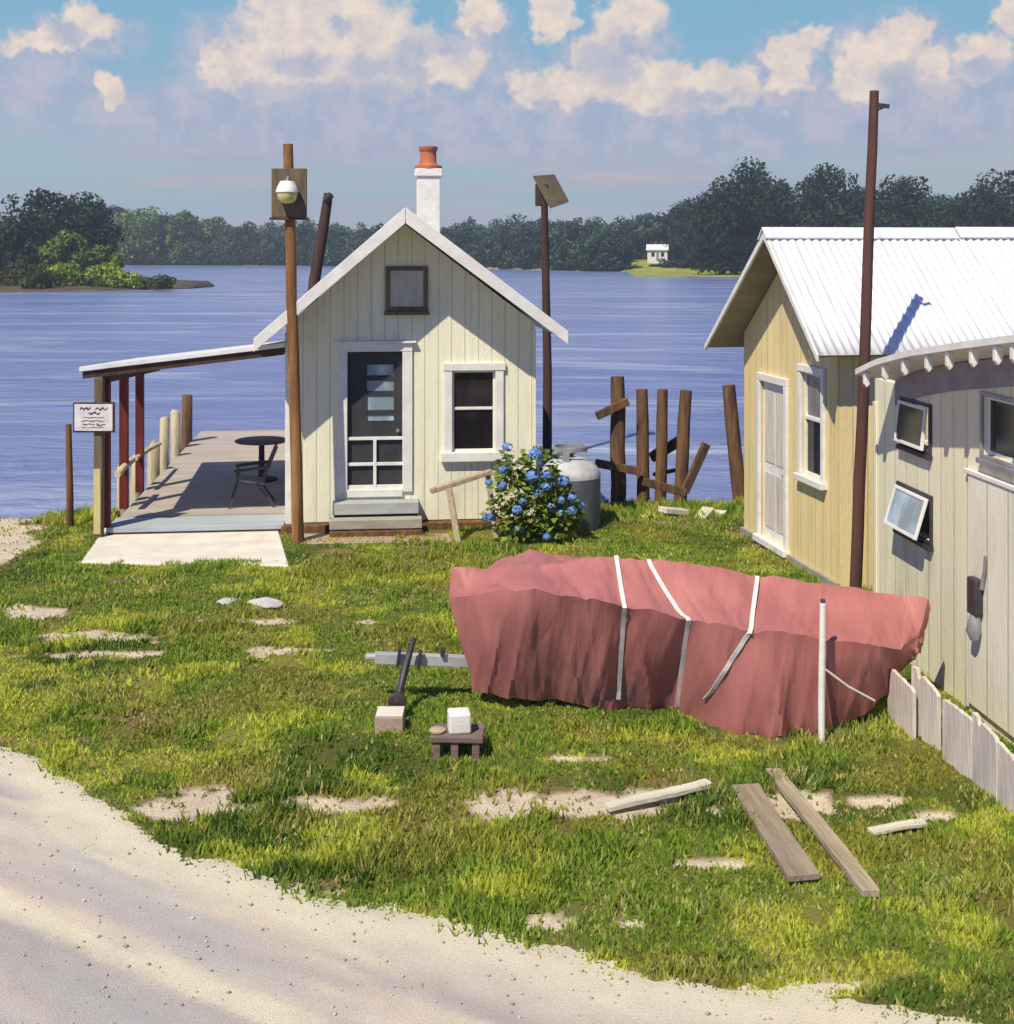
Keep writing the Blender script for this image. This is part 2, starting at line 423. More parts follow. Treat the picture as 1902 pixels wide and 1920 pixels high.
# ------------------------------------------------------------------ ground, road, shore, water
ROAD_EDGE = [(-2500, 1020), (-1200, 1180), (-400, 1330), (0, 1405), (60, 1420), (110, 1455), (170, 1490), (240, 1530), (290, 1565), (360, 1590), (430, 1612),
             (520, 1645), (590, 1675), (660, 1692), (760, 1712), (870, 1738), (980, 1765), (1100, 1795), (1220, 1820), (1350, 1840),
             (1480, 1856), (1640, 1878), (1780, 1905), (1900, 1930), (2600, 2080)]
# bare sandy patches in the grass, as (row/column ellipses of the photograph) laid on the ground
PATCH = [(330, 1518, 170, 26), (440, 1520, 60, 14), (625, 1510, 75, 15), (1000, 1510, 160, 22), (1140, 1515, 130, 20), (1230, 1500, 60, 16), (200, 1194, 115, 9), (130, 1228, 75, 8),
         (262, 1226, 66, 8), (492, 1221, 48, 8), (560, 1219, 60, 4), (680, 1164, 30, 4), (480, 1165, 80, 5), (1500, 1510, 75, 22), (1385, 1625, 70, 7), (1350, 1520, 30, 8),
         (1650, 1505, 50, 12), (1745, 1530, 45, 10), (1325, 1620, 60, 9), (1020, 1722, 50, 14), (1170, 1735, 34, 8), (40, 1150, 60, 12), (1560, 1850, 60, 8), (1090, 1425, 60, 7)]

def pix(x, d): return CX + F * x / d, HY + F * H / d

def road_sd(x, d):
    dd = np.maximum(d, 1.5); px, py = pix(x, dd)
    e = np.interp(px, [p[0] for p in ROAD_EDGE], [p[1] for p in ROAD_EDGE])
    e = e + 26 * (fbm(x * 2.2, d * 2.2, 5, 4) - .5) * 1.5 * (9 / dd)
    return (py - e) * dd * dd / (F * H)              # metres inside the road

def sand_mask(x, d):
    dd = np.maximum(d, 3.0); px, py = pix(x, dd)
    wx = (fbm(x * 3, d * 3, 31, 4) - .5); wy = (fbm(x * 3, d * 3, 47, 4) - .5)
    best = np.full(np.shape(x), -1.0)
    for cx, cy, rx, ry in PATCH:
        q = 1 - np.sqrt(((px - cx) / (rx * 1.15) + wx * 1.3) ** 2 + ((py - cy) / (ry * 1.25) + wy * 1.5) ** 2)
        best = np.maximum(best, q * 1.25)
    m = sstep(-.15, .5, best + 1.0 * (fbm(x * 8, d * 8, 77, 4) - .5))
    # the sandy landing at the far left, and a few worn places
    lft = sstep(100, 40, px + 60 * wx * 2) * sstep(1075, 1045, py + .55 * px) * 1.0
    worn = sstep(.70, .80, fbm(x * .8, d * 1.6, 8, 4)) * .5
    return np.clip(np.maximum(np.maximum(m, lft), worn), 0, 1)

def shore_d(x):
    return 21.2 + .5 * np.sin(x * .5) + .35 * (fbm(x * .7, x * 0 + 3, 12, 3) - .5) - sstep(-5.5, -8, x) * .9

def ground_z(x, d):
    z = .05 * (fbm(x * .6, d * .6, 2, 3) - .5) + .03 * (fbm(x * 3.5, d * 3.5, 3, 3) - .5)
    z = z - 2.1 * sstep(0, 3.6, d - shore_d(x)) - .0 * x
    return z - 1.5 * sstep(40, 60, d)

GRASSCOL = dict(dark=(.085, .140, .022), mid=(.15, .215, .030), lite=(.32, .345, .050), olive=(.20, .205, .036), brown=(.20, .135, .075), sand=(.62, .54, .42))

def yard_colour(x, d):
    """the soil and sward's own colour from place to place"""
    a = fbm(x * .75, d * 1.0, 21, 4); b = fbm(x * 1.7, d * 2.2, 22, 4); c = fbm(x * .9, d * 1.3, 25, 4)
    g = {k: np.array(v) for k, v in GRASSCOL.items()}
    col = g['mid'][None] * np.ones((len(x), 1))
    def mixc(col, t, k): return col * (1 - t[:, None]) + g[k][None] * t[:, None]
    col = mixc(col, sstep(.52, .64, a), 'dark')
    col = mixc(col, sstep(.53, .66, b) * .9, 'lite')
    col = mixc(col, sstep(.56, .68, c) * .8, 'olive')
    return col

def build_ground():
    gx = np.concatenate([np.linspace(-90, -11, 40), np.linspace(-10.9, 10.9, 300), np.linspace(11, 90, 40)])
    gy = np.concatenate([np.linspace(-50, 5.4, 30), np.linspace(5.5, 26, 290), np.linspace(27, 60, 20)])
    X, Y = np.meshgrid(gx, gy); x = X.ravel(); y = Y.ravel()
    z = ground_z(x, y); s = sand_mask(x, y)
    z = z - .02 * s - .16 * sstep(.12, .5, road_sd(x, y)) * sstep(-1, 2.6, y) * (x > -8.6) * (x < 6.6) * (y < 13.6)
    col = yard_colour(x, y)
    br = np.array(GRASSCOL['brown'])
    e = np.clip(sstep(0, .45, s) * .9, 0, 1)
    col = col * .75 * (1 - .35) + br * .35 * 1
    col = col * (1 - e[:, None]) + (br * 1.15) * e[:, None]
    sd = np.array(GRASSCOL['sand']); e2 = sstep(.45, .8, s)
    col = col * (1 - e2[:, None]) + sd * (.85 + .3 * vnoise(x * 7, y * 7, 90))[:, None] * e2[:, None]
    sub = sstep(-.12, -.5, z)[:, None]; col = col * (1 - sub) + np.array((.14, .11, .07)) * sub
    nx, ny = len(gx), len(gy); i = np.arange(nx * ny).reshape(ny, nx)
    f = np.stack([i[:-1, :-1], i[:-1, 1:], i[1:, 1:], i[1:, :-1]], -1).reshape(-1, 4)
    m = mat('yard_soil', (1, 1, 1), (.55, .50, .44), .95, 45, (1, 1, 1), .8, 40, attr='col', spec=.1)
    tag(npmesh('ground', np.c_[x, y, z], f, m, cols=col, smooth=True), kind='structure')

    # the sand road: a sheet of its own that dives under the grass at its ragged edge
    gx = np.linspace(-9, 7, 330); gy = np.linspace(2.0, 14, 260)
    X, Y = np.meshgrid(gx, gy); x = X.ravel(); y = Y.ravel()
    sdn = road_sd(x, y)
    ang = math.atan2(-2.42, 3.86); u = x * math.cos(ang) + y * math.sin(ang); w = -x * math.sin(ang) + y * math.cos(ang)
    rut = fbm(u * .25, w * 2.4, 61, 4) - .5
    z = .028 * np.clip(sdn / .3, -2.5, .6) + .07 * rut * sstep(.2, .9, sdn) + .022 * (fbm(x * 7, y * 7, 63, 4) - .5)
    z = np.maximum(z, -.13)
    i = np.arange(len(x)).reshape(len(gy), len(gx))
    f = np.stack([i[:-1, :-1], i[:-1, 1:], i[1:, 1:], i[1:, :-1]], -1).reshape(-1, 4)
    t1 = sstep(.42, .58, fbm(u * .3, w * 2.6, 65, 5, .6)); t2 = sstep(.48, .6, fbm(u * .4 + 9, w * 3.0, 67, 5, .6)); t3 = sstep(.52, .64, fbm(u * .6, w * 4.2, 69, 5, .6))
    base = np.array((.74, .68, .53)); mauve = np.array((.44, .40, .41)); pink = np.array((.58, .49, .44)); grey = np.array((.46, .47, .48))
    c = base * np.ones((len(x), 1)); deep = sstep(.15, .9, sdn)[:, None]
    c = c * (1 - t1[:, None] * deep * .85) + mauve * t1[:, None] * deep * .85
    c = c * (1 - t2[:, None] * deep * .55) + pink * t2[:, None] * deep * .55
    c = c * (1 - t3[:, None] * deep * .5) + grey * t3[:, None] * deep * .5
    m = mat('road_sand', (1, 1, 1), (.80, .77, .73), .95, 60, (1, 1, 1), .7, 110, attr='col', spec=.1)
    tag(npmesh('road', np.c_[x, y, z], f, m, cols=c, smooth=True), kind='structure')

def build_grass():
    rng = np.random.default_rng(7)
    N = 620000
    d = 5.6 + (21.9 - 5.6) * rng.random(N) ** 1.25
    x = (rng.random(N) * 2 - 1) * (.43 * d + 1.6)
    s = sand_mask(x, d); sd = road_sd(x, d); sh = shore_d(x)
    thin = fbm(x * 2.5, d * 2.5, 11, 3)
    keep = (rng.random(N) > np.minimum(s * 1.5, .94)) & (sd < -.03 + .30 * rng.random(N) ** 4) & (d < sh + .7)
    st = np.exp(-((x + .46) / .5) ** 2 - ((d - 10.75) / .35) ** 2); keep &= rng.random(N) > .6 * st
    keep &= (rng.random(N) < sstep(.18, .45, thin) * .9 + .1)
    # nothing grows under the slab, the deck or the buildings
    px, py = pix(x, d)
    slab = (py > 975) & (py < 1056) & (px > 205 - (py - 985) * .75) & (px < 520 + (py - 985) * .27)
    fl = FH.o; lx = (x - fl.x) * FH.a.x + (d - fl.y) * FH.a.y; ly = (x - fl.x) * FH.n.x + (d - fl.y) * FH.n.y
    shed = (lx > -4.75) & (lx < 1.95) & (ly > -.05)
    shed |= (lx > -1.9) & (lx < .55) & (ly > -.55) & (ly <= 0)
    def infr(fr, L, D):
        a = (x - fr.o.x) * fr.a.x + (d - fr.o.y) * fr.a.y; b = (x - fr.o.x) * fr.n.x + (d - fr.o.y) * fr.n.y
        return (a > -.02) & (a < L) & (b > -.02) & (b < D)
    keep &= ~(slab | shed | infr(FY, FY_L, 9) | infr(FC, 9, 9))
    x, d, thin, s, px, py = x[keep], d[keep], thin[keep], s[keep], px[keep], py[keep]; n = len(x)
    z = ground_z(x, d)
    tall = .7 + 1.5 * sstep(.52, .75, fbm(x * 1.3, d * 1.3, 14, 3)) + 1.0 * sstep(.60, .75, fbm(x * 5, d * 5, 15, 2))
    # rough growth at the foot of walls, posts and the bank
    wild = sstep(19.6, 20.6, d) * sstep(-.3, .6, d - shore_d(x) + 1.2)
    tall = tall + 2.4 * wild * rng.random(n)
    near_fence = sstep(.6, .1, np.abs((x - 3.6) - (11.2 - d) * .13)) * sstep(12.2, 11.4, d)
    tall = tall * (1 - .45 * near_fence)
    h = (.019 + .036 * rng.random(n)) * tall * (1 - .6 * s)
    w = .007 + .009 * rng.random(n) + d * .0005
    az = rng.random(n) * 2 * np.pi; lean = .25 + .6 * rng.random(n); la = rng.random(n) * 2 * np.pi
    bx, by = np.cos(az) * w, np.sin(az) * w
    tx, ty = x + np.cos(la) * lean * h, d + np.sin(la) * lean * h
    V = np.empty((n, 3, 3)); V[:, 0] = np.c_[x - bx, d - by, z - .01]; V[:, 1] = np.c_[x + bx, d + by, z - .01]; V[:, 2] = np.c_[tx, ty, z + h]
    c = yard_colour(x, d) * (.80 + .55 * rng.random(n))[:, None]
    dry = rng.random(n) < .05 + .22 * sstep(.5, .7, fbm(x * 2.1, d * 2.1, 19, 3)) + .25 * s; c[dry] = np.array((.36, .32, .13)) * (.7 + .5 * rng.random(dry.sum()))[:, None]
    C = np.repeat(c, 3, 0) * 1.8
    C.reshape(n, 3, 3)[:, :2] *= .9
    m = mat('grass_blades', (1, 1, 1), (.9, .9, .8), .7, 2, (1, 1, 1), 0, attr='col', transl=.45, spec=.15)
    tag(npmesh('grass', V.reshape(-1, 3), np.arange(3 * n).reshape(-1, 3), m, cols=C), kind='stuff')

def build_gravel():
    rng = np.random.default_rng(3); n = 3200
    d = 6.0 + 6 * rng.random(n * 4); x = (rng.random(n * 4) * 2 - 1) * (.43 * d + .6)
    sd = road_sd(x, d); k = (sd > -.12) & (rng.random(n * 4) < np.where(sd < .35, .9, .55)); x, d, sd = x[k][:n], d[k][:n], sd[k][:n]; n = len(x)
    r = .003 + .016 * rng.random(n) ** 5
    base = np.array([(1, 0, 0), (-1, 0, 0), (0, 1, 0), (0, -1, 0), (0, 0, .7), (0, 0, -.7)], float)
    fc = np.array([(0, 2, 4), (2, 1, 4), (1, 3, 4), (3, 0, 4), (2, 0, 5), (1, 2, 5), (3, 1, 5), (0, 3, 5)])
    V = base[None] * r[:, None, None] * (.7 + .6 * rng.random((n, 6, 1)))
    u_ = math.atan2(-2.42, 3.86); uu = x * math.cos(u_) + d * math.sin(u_); ww = -x * math.sin(u_) + d * math.cos(u_); zz = .028 * np.clip(sd / .3, -2.5, .6) + .07 * (fbm(uu * .25, ww * 2.4, 61, 4) - .5) * sstep(.2, .9, sd) + .022 * (fbm(x * 7, d * 7, 63, 4) - .5)
    V += np.c_[x, d, np.where(sd > 0, zz, .0) + r * .3][:, None]
    Fc = (fc[None] + (np.arange(n) * 6)[:, None, None]).reshape(-1, 3)
    g = .28 + .30 * rng.random(n); C = np.repeat(np.c_[g, g * .92, g * .82], 6, 0)
    m = mat('pebbles', (1, 1, 1), None, .9, 20, (1, 1, 1), 0, attr='col', spec=.15)
    tag(npmesh('gravel', V.reshape(-1, 3), Fc, m, cols=C), kind='stuff')

WZ = -.8
def build_water():
    m = bpy.data.materials.new('river_water'); m.use_nodes = True
    t = NT(m.node_tree); b = t.n['Principled BSDF']
    co = t.new('ShaderNodeTexCoord').outputs['Object']
    # wind lanes: streaks of light on the ripples, painted into the base colour
    lane = t.noise(t.mapping(co, (.025, .11, 1), (0, 0, .06)), 1.0, 4, .6)
    lane2 = t.noise(t.mapping(co, (.07, .26, 1), (0, 0, -.04), (3, 9, 0)), 1.0, 7, .68, .7)
    deep = t.mix(t.ramp(lane, .36, .64), (.135, .18, .41), (.20, .24, .45))
    deep = t.mix(t.ramp(lane2, .47, .70, 0, .9), deep, (.36, .42, .58))
    t.l.new(deep, b.inputs['Base Color'])
    b.inputs['IOR'].default_value = 1.33; b.inputs['Specular IOR Level'].default_value = .5
    b.inputs['Roughness'].default_value = .22
    w1 = t.noise(t.mapping(co, (1.3, 2.4, 1)), 1.0, 5, .6, .4)
    w2 = t.noise(t.mapping(co, (.22, .55, 1)), 1.0, 4, .6, .5)
    h = t.math('ADD', t.math('MULTIPLY', w1, .22), t.math('MULTIPLY', w2, .8))
    bp = t.new('ShaderNodeBump'); bp.inputs['Strength'].default_value = .65; bp.inputs['Distance'].default_value = 1.0
    t.l.new(h, bp.inputs['Height']); t.l.new(bp.outputs[0], b.inputs['Normal'])
    g = MB(); g.add([(-560, 15, WZ), (560, 15, WZ), (560, 640, WZ), (-560, 640, WZ)], [(0, 1, 2, 3)])
    tag(g.build('water', m), kind='structure')

# ------------------------------------------------------------------ foliage
def leaf_cloud(rng, centres, radii, n, leaf, flat=.75):
    """n leaf-clump quads spread near the surfaces of overlapping balls"""
    centres = np.array(centres, float); radii = np.array(radii, float)
    w = radii ** 2; k = rng.choice(len(radii), n, p=w / w.sum())
    v = rng.normal(size=(n, 3)); v /= np.linalg.norm(v, axis=1)[:, None]
    r = radii[k] * (.55 + .5 * rng.random(n) ** .6)
    c = centres[k] + v * r[:, None] * np.array((1, 1, flat))
    nrm = v + .7 * rng.normal(size=(n, 3)); nrm /= np.linalg.norm(nrm, axis=1)[:, None]
    a = np.cross(nrm, rng.normal(size=(n, 3))); a /= np.linalg.norm(a, axis=1)[:, None]; b = np.cross(nrm, a)
    s = leaf * (.45 + 1.1 * rng.random(n) ** 1.5); a *= s[:, None]; b *= (s * .8)[:, None]
    V = np.stack([c - a, c + b * .9, c + a, c - b * .9], 1)
    tone = .6 + .8 * rng.random(len(radii)); C = (tone[k] * (.8 + .4 * rng.random(n)))
    return V.reshape(-1, 3), np.arange(4 * n).reshape(-1, 4), np.repeat(C, 4)

def crown_balls(rng, w, h, n):
    cs, rs = [], []
    for i in range(n):
        f = rng.random(); a = rng.random() * 6.283
        prof = (1 - (2 * (f - .42)) ** 2 * .62) ** .5
        rr = w * .5 * prof * (.35 + .55 * rng.random() ** .5)
        r = w * (.13 + .11 * rng.random())
        cs.append((rr * math.cos(a), rr * math.sin(a), h * (.14 + .74 * f))); rs.append(r)
    cs.append((0, 0, h * .5)); rs.append(w * .34); cs.append((0, 0, h * .3)); rs.append(w * .34)
    for i in range(5):
        a = i * 1.257 + rng.random(); cs.append((w * .3 * math.cos(a), w * .3 * math.sin(a), h * .10)); rs.append(w * .17)
    return cs, rs

FOL = {}
def foliage_mat(key, col):
    if key not in FOL:
        FOL[key] = mat('foliage_' + key, (1, 1, 1), (.7, .75, .7), .75, .25, (1, 1, 1), 0, attr='col', transl=.15, spec=.12, coord='Object'); FOL[key]['c'] = col
    return FOL[key]

def tree(name, label, cat, loc, w, h, key, col, seed, n=1500, leaf=.55, group=None, trunk=True, balls=26):
    rng = np.random.default_rng(seed)
    t = thing(name, label, cat, loc, 0, group)
    cs, rs = crown_balls(rng, w, h, balls)
    V, Fc, C = leaf_cloud(rng, cs, rs, n, leaf, .85)
    V[:, 2] = np.maximum(V[:, 2], -.1)
    m = foliage_mat(key, col)
    npmesh('crown', V, Fc, m, t, cols=np.array(col)[None] * C[:, None])
    if trunk:
        b = MB(); k = w * .028 + .05
        b.tube([(0, 0, -.4), (.05 * w * .2, 0, h * .3), (0, .1, h * .62)], [k * 1.3, k, k * .45], 8)
        for i in range(4):
            a = rng.random() * 6.283; z = h * (.25 + .1 * i)
            b.tube([(0, 0, z), (math.cos(a) * w * .2, math.sin(a) * w * .2, z + h * .14), (math.cos(a) * w * .34, math.sin(a) * w * .34, z + h * .2)], [k * .5, k * .3, k * .12], 6)
        b.build('trunk', M['dark_wood'], t, smooth=True)
    return t

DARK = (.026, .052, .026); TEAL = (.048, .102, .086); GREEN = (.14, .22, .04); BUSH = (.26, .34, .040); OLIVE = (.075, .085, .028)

def far_shore():
    # the land across the river, waterline nearer towards the right
    wl = [(-1400, 470 + 2400 * 5.13 / 470), (-300, 497), (330, 497), (600, 498), (900, 504), (1170, 509.5), (1340, 508.5), (1900, 512), (3200, 512)]
    pts = [P(px, py, WZ) for px, py in wl]
    b = MB(); rows = [(-1.5, -.9), (0, -.05), (3, .5), (14, 1.6), (40, 3.0), (110, 4.5)]
    xs = np.linspace(-430, 430, 120); wx = [p.x for p in pts]; wy = [p.y for p in pts]
    vs = []
    for x in xs:
        d0 = float(np.interp(x, wx, wy)) + 2.5 * (float(vnoise(x * .08, 3, 5)) - .5)
        for k, (dd, dz) in enumerate(rows): vs.append((x, d0 + dd, WZ + dz))
    nr = len(rows); fs = [(i * nr + k, (i + 1) * nr + k, (i + 1) * nr + k + 1, i * nr + k + 1) for i in range(len(xs) - 1) for k in range(nr - 1)]
    b.add(vs, fs)
    m = mat('far_bank_grass', (.34, .37, .06), (.20, .23, .045), .95, .12, (1, 1, 1), .2, 1.0, stain=(.05, .055, .03), stain_amt=.5, stain_scale=.05)
    tag(b.build('far_shore', m, smooth=True), kind='structure')
    def line_d(x): return float(np.interp(x, wx, wy))
    # the wood across the water reads as one bluish mass
    rng = np.random.default_rng(44); VV, FF, CC = [], [], []; o = 0
    top = [(-300, 420), (200, 412), (330, 406), (420, 408), (480, 412), (560, 404), (640, 405), (720, 412), (800, 418), (850, 404), (930, 400), (1010, 398), (1085, 392), (1130, 402), (1180, 394), (1240, 392), (1262, 372), (1300, 380), (1340, 352), (1420, 330), (1700, 350), (2100, 350), (3000, 380)]
    px = -260
    while px < 2050:
        for row in range(2):
            q = px + rng.uniform(-10, 10); x0 = (q - CX) / F * 380; d0 = line_d(x0) + 6 + row * 16 + rng.uniform(0, 5)
            lawn = 1165 < q < 1325
            if lawn: d0 += 26
            x0 = (q - CX) / F * d0; ty = float(np.interp(q, [t_[0] for t_ in top], [t_[1] for t_ in top])) + rng.uniform(-6, 9) + (8 if row == 0 else 0)
            zb = WZ + (.4 if not lawn else 2.6); h = H - (ty - HY) / F * d0 - zb; w = h * rng.uniform(.55, .85)
            cs, rs = crown_balls(rng, w, h, 20)
            V, Fc, C = leaf_cloud(rng, cs, rs, 2400, .40, .9)
            V[:, 2] = np.maximum(V[:, 2] - h * .06, 0)
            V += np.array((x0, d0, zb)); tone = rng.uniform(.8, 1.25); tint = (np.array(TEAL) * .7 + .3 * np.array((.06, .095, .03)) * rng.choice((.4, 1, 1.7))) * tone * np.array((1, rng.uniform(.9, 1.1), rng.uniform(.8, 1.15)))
            VV.append(V); FF.append(Fc + o); CC.append(tint[None] * C[:, None]); o += len(V)
        px += rng.uniform(20, 30)
    # low scrub that closes the foot of the wood
    px = -260
    while px < 2050:
        d0 = line_d((px - CX) / F * 380) + 3 + rng.uniform(0, 2); x0 = (px - CX) / F * d0
        if not (1163 < px < 1250 or 1285 < px < 1325):
            w = rng.uniform(3, 5); cs = [(rng.uniform(-2, 2), rng.uniform(-1, 1), rng.uniform(.4, 2.6)) for _ in range(6)]
            V, Fc, C = leaf_cloud(rng, cs, [1.2] * 6, 170, .5, .9)
            V[:, 2] = np.maximum(V[:, 2], 0); V += np.array((x0, d0, WZ + .1)); VV.append(V); FF.append(Fc + o); CC.append(np.array(DARK)[None] * 1.1 * C[:, None]); o += len(V)
        px += rng.uniform(11, 17)
    tag(npmesh('forest', np.concatenate(VV), np.concatenate(FF), foliage_mat('teal', TEAL), cols=np.concatenate(CC)), kind='stuff')

    # a white cottage on the far lawn
    fc = Pd(1233, 486, 322)
    c = thing('cottage', 'small white cottage on the lawn across the river', 'cottage', fc, R(-8))
    b = MB(); b.box((-2.5, 0, -1), (2.5, 4, 2.4)); b.prism([(-2.5, 0, 2.4), (-2.5, 4, 2.4), (-2.5, 2, 3.5)], (5, 0, 0)); b.build('wall', M['white'], c)
    b = MB()
    b.prism([(-2.8, -.4, 2.25), (-2.8, 2, 3.6), (-2.8, 2, 3.78), (-2.8, -.4, 2.43)], (5.6, 0, 0)); b.prism([(-2.8, 4.4, 2.25), (-2.8, 2, 3.6), (-2.8, 2, 3.78), (-2.8, 4.4, 2.43)], (5.6, 0, 0))
    b.build('roof', M['white_metal'], c)
    for x in (-1.5, .9): MB().box((x, -.06, .7), (x + .8, .05, 1.7)).build('window', M['glass'], c)
    MB().box((-.3, -.06, -.2), (.4, .05, 1.7)).build('door', M['grey_metal'], c)

    # dark trees on the right bank behind the yellow house
    RT = [(1352, 335, 95, 'dark leafy tree at the left end of the tall trees right of the far lawn'), (1425, 302, 130, 'tall dark tree with the highest top, above the peak of the yellow house'), (1545, 305, 125, 'broad dark tree left of the brown utility pole behind the white ridge'),
          (1490, 330, 110, 'dark tree filling the dip between the two tallest crowns'), (1615, 345, 100, 'dark tree crossed by the brown utility pole'), (1690, 335, 115, 'rounded dark tree just right of the brown utility pole'),
          (1770, 368, 110, 'low dark tree in the notch right of the rounded tree'), (1835, 345, 115, 'dark sloping tree climbing towards the right edge'), (1900, 318, 130, 'tall dark tree cut by the right edge of the view'), (1300, 372, 80, 'small dark tree beside the gap of the far lawn')]
    for i, (px, ty, wpx, lab) in enumerate(RT):
        d0 = 262 + (i % 3) * 5; z0 = WZ + .2 if px > 1340 else WZ + 1.2
        if px < 1340: d0 = 326
        x0 = (px - CX) / F * d0; h = H - (ty - HY) / F * d0 - z0
        tree('leafy_tree', lab, 'tree', (x0, d0, z0), wpx / F * d0 * 1.25, h * 1.03, 'dark', DARK, 300 + i, 7000, .38, 'dark trees on the right bank', balls=34)
    # the point those trees stand on (ends behind the yellow house)
    b = MB(); pl = [(25, 252), (60, 246), (150, 244), (150, 330), (30, 330)]
    b.prism([(x, y, -2) for x, y in pl], (0, 0, 1.42)); tag(b.build('river_bank', m), kind='structure')

    # the wooded island or point on the left
    b = MB(); edge = [(-1200, 556), (-500, 552), (-150, 549), (0, 549), (120, 547), (230, 545), (300, 543), (360, 541), (396, 538)]
    fr = [P(px, py, WZ) for px, py in edge]; vs = []; prof = [(0, -.5), (.02, .12), (.25, .6), (.6, .8), (1, -.4)]
    for i, p in enumerate(fr):
        L = 70 * min(1, (len(fr) - 1 - i) / 5 + .03)
        for k, (s_, z_) in enumerate(prof): vs.append((p.x, p.y + L * s_, WZ + z_ * (1 if i < len(fr) - 1 else .25)))
    nr = len(prof); b.add(vs, [(i * nr + k, (i + 1) * nr + k, (i + 1) * nr + k + 1, i * nr + k + 1) for i in range(len(fr) - 1) for k in range(nr - 1)])
    mi = mat('marsh_bank', (.11, .085, .045), (.06, .055, .03), .95, .3, (1, 1, 1), .3, 2, stain=(.13, .15, .03), stain_amt=.7, stain_scale=.2)
    tag(b.build('marsh_point', mi, smooth=True), kind='structure')
    LT = [(22, 360, 110, 205, DARK, 'dark tree at the left edge of the view across the water'), (90, 355, 100, 212, DARK, 'second dark tree from the left edge, with the highest crown of the point'), (160, 366, 95, 215, DARK, 'third dark tree from the left edge, rounded top'),
          (60, 400, 110, 196, DARK, 'lower dark tree in front of the two leftmost crowns'), (-70, 366, 120, 210, DARK, 'dark tree half outside the left edge of the view'),
          (262, 392, 95, 459, GREEN, 'bright green tree right of the dark crowns on the left'), (218, 386, 60, 461, DARK, 'narrow dark tree between the dark crowns and the bright green tree'), (345, 396, 60, 458, GREEN, 'slim bright green tree halfway to the lamp pole'),
          (395, 410, 60, 459, GREEN, 'low green tree furthest along towards the lamp pole'), (128, 440, 80, 186, GREEN, 'mid green bushy tree below the dark crowns'), (196, 458, 50, 190, GREEN, 'small mid green tree at the foot of the third dark crown'), (305, 405, 70, 462, DARK, 'dark tree between the two bright green trees')]
    for i, (px, ty, wpx, d0, col, lab) in enumerate(LT):
        x0 = (px - CX) / F * d0; z0 = WZ + (.5 if d0 < 240 else .3); h = H - (ty - HY) / F * d0 - z0
        tree('leafy_tree', lab, 'tree', (x0, d0, z0), wpx / F * d0 * 1.2, h * 1.03, 'dark' if col is DARK else 'green', col, 500 + i, 5200, .33 if d0 < 240 else .55, 'trees on the left shore', balls=30)
    BU = [(35, 500, 110, 172, OLIVE, 'dark olive bush at the left edge of the marshy point'), (120, 496, 70, 170, BUSH, 'bright yellow green bush near the left edge of the point'), (70, 510, 60, 164, OLIVE, 'low brownish bush at the water near the left edge'), (172, 500, 60, 172, OLIVE, 'dark bush between the two bright bushes'),
          (205, 493, 80, 169, BUSH, 'largest bright yellow green bush on the marshy point'), (250, 514, 50, 168, BUSH, 'small bright bush towards the tip of the point'), (300, 525, 55, 166, OLIVE, 'lowest bush trailing towards the tip of the point')]
    for i, (px, ty, wpx, d0, col, lab) in enumerate(BU):
        x0 = (px - CX) / F * d0; z0 = WZ + .35; h = H - (ty - HY) / F * d0 - z0
        tree('marsh_bush', lab, 'bush', (x0, d0, z0), wpx / F * d0, max(h, 1.2), 'bush' if col is BUSH else 'olive', col, 700 + i, 1800, .20, 'bushes on the marshy point', trunk=False, balls=14)

# ------------------------------------------------------------------ building helpers
def holed_wall(b, L, top, holes, y0, y1, z0=0.0, extra=()):
    """a wall in the x-z plane between depths y0 (front) and y1 with a shaped top and rectangular holes"""
    xs = sorted(set([0.0, L] + [h[0] for h in holes] + [h[1] for h in holes] + list(extra)))
    for a, c in zip(xs[:-1], xs[1:]):
        hs = sorted([h for h in holes if h[0] <= a + 1e-6 and h[1] >= c - 1e-6], key=lambda h: h[2])
        z = z0; segs = []
        for h in hs: segs.append((z, z, h[2], h[2])); z = h[3]
        segs.append((z, z, top(a), top(c)))
        for (za, zc, ta, tc) in segs:
            for y in (y0, y1): b.add([(a, y, za), (c, y, zc), (c, y, tc), (a, y, ta)], [(0, 1, 2, 3) if y == y0 else (3, 2, 1, 0)])
        b.add([(a, y0, top(a)), (c, y0, top(c)), (c, y1, top(c)), (a, y1, top(a))], [(0, 1, 2, 3)])
    for (a, c, lo, hi) in holes:
        b.add([(a, y0, lo), (c, y0, lo), (c, y1, lo), (a, y1, lo)], [(0, 1, 2, 3)]); b.add([(a, y0, hi), (c, y0, hi), (c, y1, hi), (a, y1, hi)], [(3, 2, 1, 0)])
        b.add([(a, y0, lo), (a, y1, lo), (a, y1, hi), (a, y0, hi)], [(0, 1, 2, 3)]); b.add([(c, y0, lo), (c, y1, lo), (c, y1, hi), (c, y0, hi)], [(3, 2, 1, 0)])
    for a in (0.0, L): b.add([(a, y0, z0), (a, y1, z0), (a, y1, top(a)), (a, y0, top(a))], [(0, 1, 2, 3)])

def frame_bars(b, a, c, lo, hi, w, y0, y1, sides='lrtb'):
    """trim round an opening; the uprights butt between head and sill"""
    if 't' in sides: b.box((a - w, y0, hi), (c + w, y1, hi + w))
    if 'b' in sides: b.box((a - w, y0, lo - w), (c + w, y1, lo))
    if 'l' in sides: b.box((a - w, y0, lo), (a, y1, hi))
    if 'r' in sides: b.box((c, y0, lo), (c + w, y1, hi))
    return b

